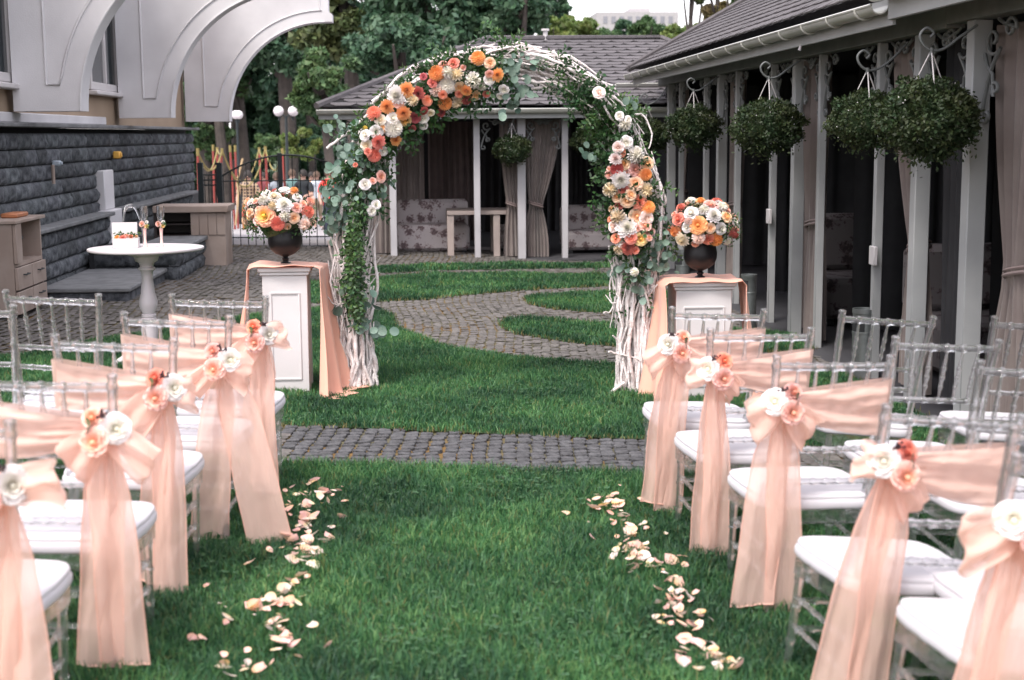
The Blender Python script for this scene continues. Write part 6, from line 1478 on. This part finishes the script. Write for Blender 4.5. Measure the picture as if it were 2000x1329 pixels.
LM = {'dark': leafmat('tree_leaf_dark', (.03, .08, .046), (.062, .125, .062)), 'mid': leafmat('tree_leaf_mid', (.05, .11, .045), (.09, .15, .05)), 'olive': leafmat('tree_leaf_olive', (.06, .095, .035), (.10, .12, .04)), 'bright': leafmat('tree_leaf_bright', (.10, .16, .04), (.16, .20, .05)), 'yellow': leafmat('tree_leaf_yellow', (.17, .15, .06), (.22, .17, .07))}
def tree(px, Y, pytop, pybase_crown, rxp, lm, label, seed, n=7000, size=.13, trunk=True, tr=.22, cat='tree', name='tree', group='trees behind the pavilions', ground_px=None, lean=0, limbs=5):
    r_ = np.random.default_rng(seed); random.seed(seed); q = atY(px, 300, Y); z0 = gz(q.x, Y) - .05; zt = atY(px, pytop, Y).z; zc = atY(px, pybase_crown, Y).z; Rx = rxp/FPX*Y
    t = thing(name, (q.x, Y, z0), label=label, cat=cat, group=group); H_ = zt-z0; cz_ = (zt+zc)/2-z0; Rz = (zt-zc)/2
    if trunk:
        mb = MB(); top = Vector((lean*H_*.3, 0, cz_)); pts = smooth_path([Vector((0, 0, 0)), Vector((lean*.1*H_+.1, 0, H_*.2)), Vector((lean*.2*H_-.05, .1, cz_*.75)), top], 12); mb.tube(pts, [tr*(1.5 if i == 0 else 1.1-.06*i) for i in range(12)], 9); put('trunk', mb, M_bark, t)
        for k in range(limbs):
            a = k*2.4+seed; st_ = pts[6+k % 5]; e = Vector((math.cos(a)*Rx*.7, math.sin(a)*Rx*.7, cz_+Rz*random.uniform(-.3, .6))); mb = MB(); mb.tube(smooth_path([st_, st_.lerp(e, .5)+Vector((0, 0, -.3)), e], 8), [tr*.5*(1-.1*i) for i in range(8)], 6); put('limb', mb, M_bark, t)
    V = leaf_cloud(r_, (lean*H_*.3, 0, cz_), (Rx, Rx*.8, Rz), n, size); me = big_mesh('crown', V.reshape(-1, 3), np.arange(n*4).reshape(-1, 4)); me.materials.append(LM[lm]); tag(link('crown', me, t), kind='stuff')
# rows: far to near
tree(880, 46, -330, 190, 190, 'dark', 'broad dark green tree filling the sky behind the far pavilion', 1, 26000, .15, tr=.4)
tree(690, 50, -260, 200, 130, 'olive', 'olive tree with yellowing leaves between two dark green trees', 2, 20000, .16, tr=.35)
tree(560, 56, -250, 225, 130, 'dark', 'dark tree with a thick pale trunk behind the double globe lamp', 3, 22000, .14, tr=.38)
tree(430, 60, -250, 235, 120, 'dark', 'dark tree seen under the last white bracket', 4, 14000, .15, tr=.35)
tree(1010, 44, -120, 110, 90, 'dark', 'dark tree rising to the right above the shingled hip roof', 5, 13000, .13, tr=.3)
tree(790, 40, 30, 175, 120, 'dark', 'lower dark tree directly above the left part of the hip roof', 6, 13000, .12)
tree(640, 36, 70, 250, 70, 'mid', 'mid green tree above the left eave of the far pavilion', 7, 9000, .11, tr=.16)
tree(400, 58, 60, 300, 90, 'mid', 'green tree far behind the playground poles', 8, 8000, .18, tr=.2)
for k, (px, Y, w, ln) in enumerate(((412, 60, .30, -.02), (432, 57, .26, -.05), (455, 62, .3, .12), (470, 58, .30, .03), (396, 59, .25, .0), (605, 59, .18, .0))):
    tree(px, Y, 40, 180, 70, 'dark', ['slim dark trunk left of the leaning one, under the brackets', 'slanting dark trunk beside the bracket foot', 'trunk leaning to the right before the playground', 'dark trunk right of the single globe lamp', 'dark trunk close to the stone wall end', 'slim trunk right of the double globe lamp'][k]+', with a leafy crown', 20+k, 4500, .14, tr=w, lean=ln, limbs=3)
# shrubs and the wood edge behind the park
def shrub(px, Y, pyt, pyb, rx, lm, label, seed, n=3500, size=.1): tree(px, Y, pyt, pyb, rx, lm, label, seed, n, size, trunk=False, cat='shrub', name='shrub', group='shrubs in the park')
shrub(590, 48, 235, 330, 45, 'bright', 'bright green shrub behind the lamp post in the park', 40)
shrub(530, 52, 250, 320, 40, 'mid', 'round green shrub behind the thick trunk', 41)
shrub(665, 46, 280, 340, 36, 'dark', 'dark round shrub left of the far pavilion', 42)
shrub(430, 58, 250, 330, 60, 'mid', 'green shrub behind the playground poles', 43)
shrub(625, 56, 240, 320, 50, 'dark', 'dark shrub far back near the left eave', 44)
# light green trees on the slope behind the roofs
for k, (px, Y, pt, pb, rx, lm, lb) in enumerate(((1090, 60, 28, 130, 48, 'bright', 'light green tree right of the big dark tree'), (1130, 66, 22, 120, 46, 'bright', 'light green round tree below the pale sky'), (1180, 70, 55, 130, 50, 'mid', 'green tree above the end of the ridge'), (1260, 62, 32, 120, 42, 'mid', 'green tree in front of the white distant building'), (1215, 75, 30, 100, 22, 'dark', 'small dark tree before the white distant building'), (1320, 58, 50, 130, 42, 'bright', 'light green tree beside the birches'), (1085, 72, -25, 60, 32, 'dark', 'dark tall tree at the left edge of the pale sky'), (1370, 62, 40, 130, 60, 'bright', 'yellowish green tree above the right roof'), (1400, 52, -180, 75, 62, 'yellow', 'birch with thin yellow leaves above the right roof'), (1350, 54, -140, 40, 36, 'olive', 'birch with olive leaves left of the yellow one'), (1460, 50, -120, 60, 50, 'mid', 'green tree at the right behind the dark roof'))):
    tree(px, Y, pt, pb, rx, lm, lb, 60+k, 7000 if k not in (8, 9) else 5000, .16, tr=.13)
# wood behind everything: reads as one mass
r_ = np.random.default_rng(99); VV = []
for px in range(330, 1130, 40): q = atY(px, 262, 68); VV.append(leaf_cloud(r_, (q.x, 68 + r_.uniform(-3, 3), 2.8), (2.6, 2, 4.6 if px < 1000 else 2.5), 3400, .3, .3))
for px in range(1000, 1600, 50): q = atY(px, 262, 90); VV.append(leaf_cloud(r_, (q.x, 90, 2.0), (3.4, 2, 3.4), 1500, .35, .3))
V = np.concatenate(VV); me = big_mesh('wood', V.reshape(-1, 3), np.arange(len(V)*4).reshape(-1, 4)); me.materials.append(LM['dark']); tag(link('wood', me), 'far dark edge of the wood behind the park', 'wood', kind='stuff')
# distant building
db = thing('distant_building', (0, 0, 0), label='pale distant building above the tree tops in the gap of sky', cat='building'); Yd = 170
a = atY(1165, 24, Yd); b = atY(1325, 24, Yd); M_far = mat('far_pale_wall', (.42, .40, .41), .9)
mb = MB(); mb.box((a.x, Yd, -3), (b.x, Yd+12, a.z), .0); put('wall', mb, M_far, db)
c1_ = atY(1235, 14, Yd); c2_ = atY(1275, 14, Yd); mb = MB(); mb.box((c1_.x, Yd+2, a.z+.01), (c2_.x, Yd+8, c1_.z)); put('roof_block', mb, M_far, db)
for k in range(9):
    x = a.x + .8 + k*(b.x-a.x-1)/9; mb = MB(); mb.box((x, Yd-.05, a.z-1.3), (x+.5, Yd+.02, a.z-.5)); put('window', mb, mat('far_window', (.25, .25, .28), .4), db)
# icicle lamp on the gutter
p = atY(1567, 88, 10.4); mb = MB(); mb.tube([p+Vector((0, 0, .06)), p+Vector((-.01, 0, 0)), p+Vector((-.02, 0, -.04))], [.004, .008, .012], 6); tag(put('gutter_light', mb, M_globe), 'tiny white light hanging from the gutter', 'light')
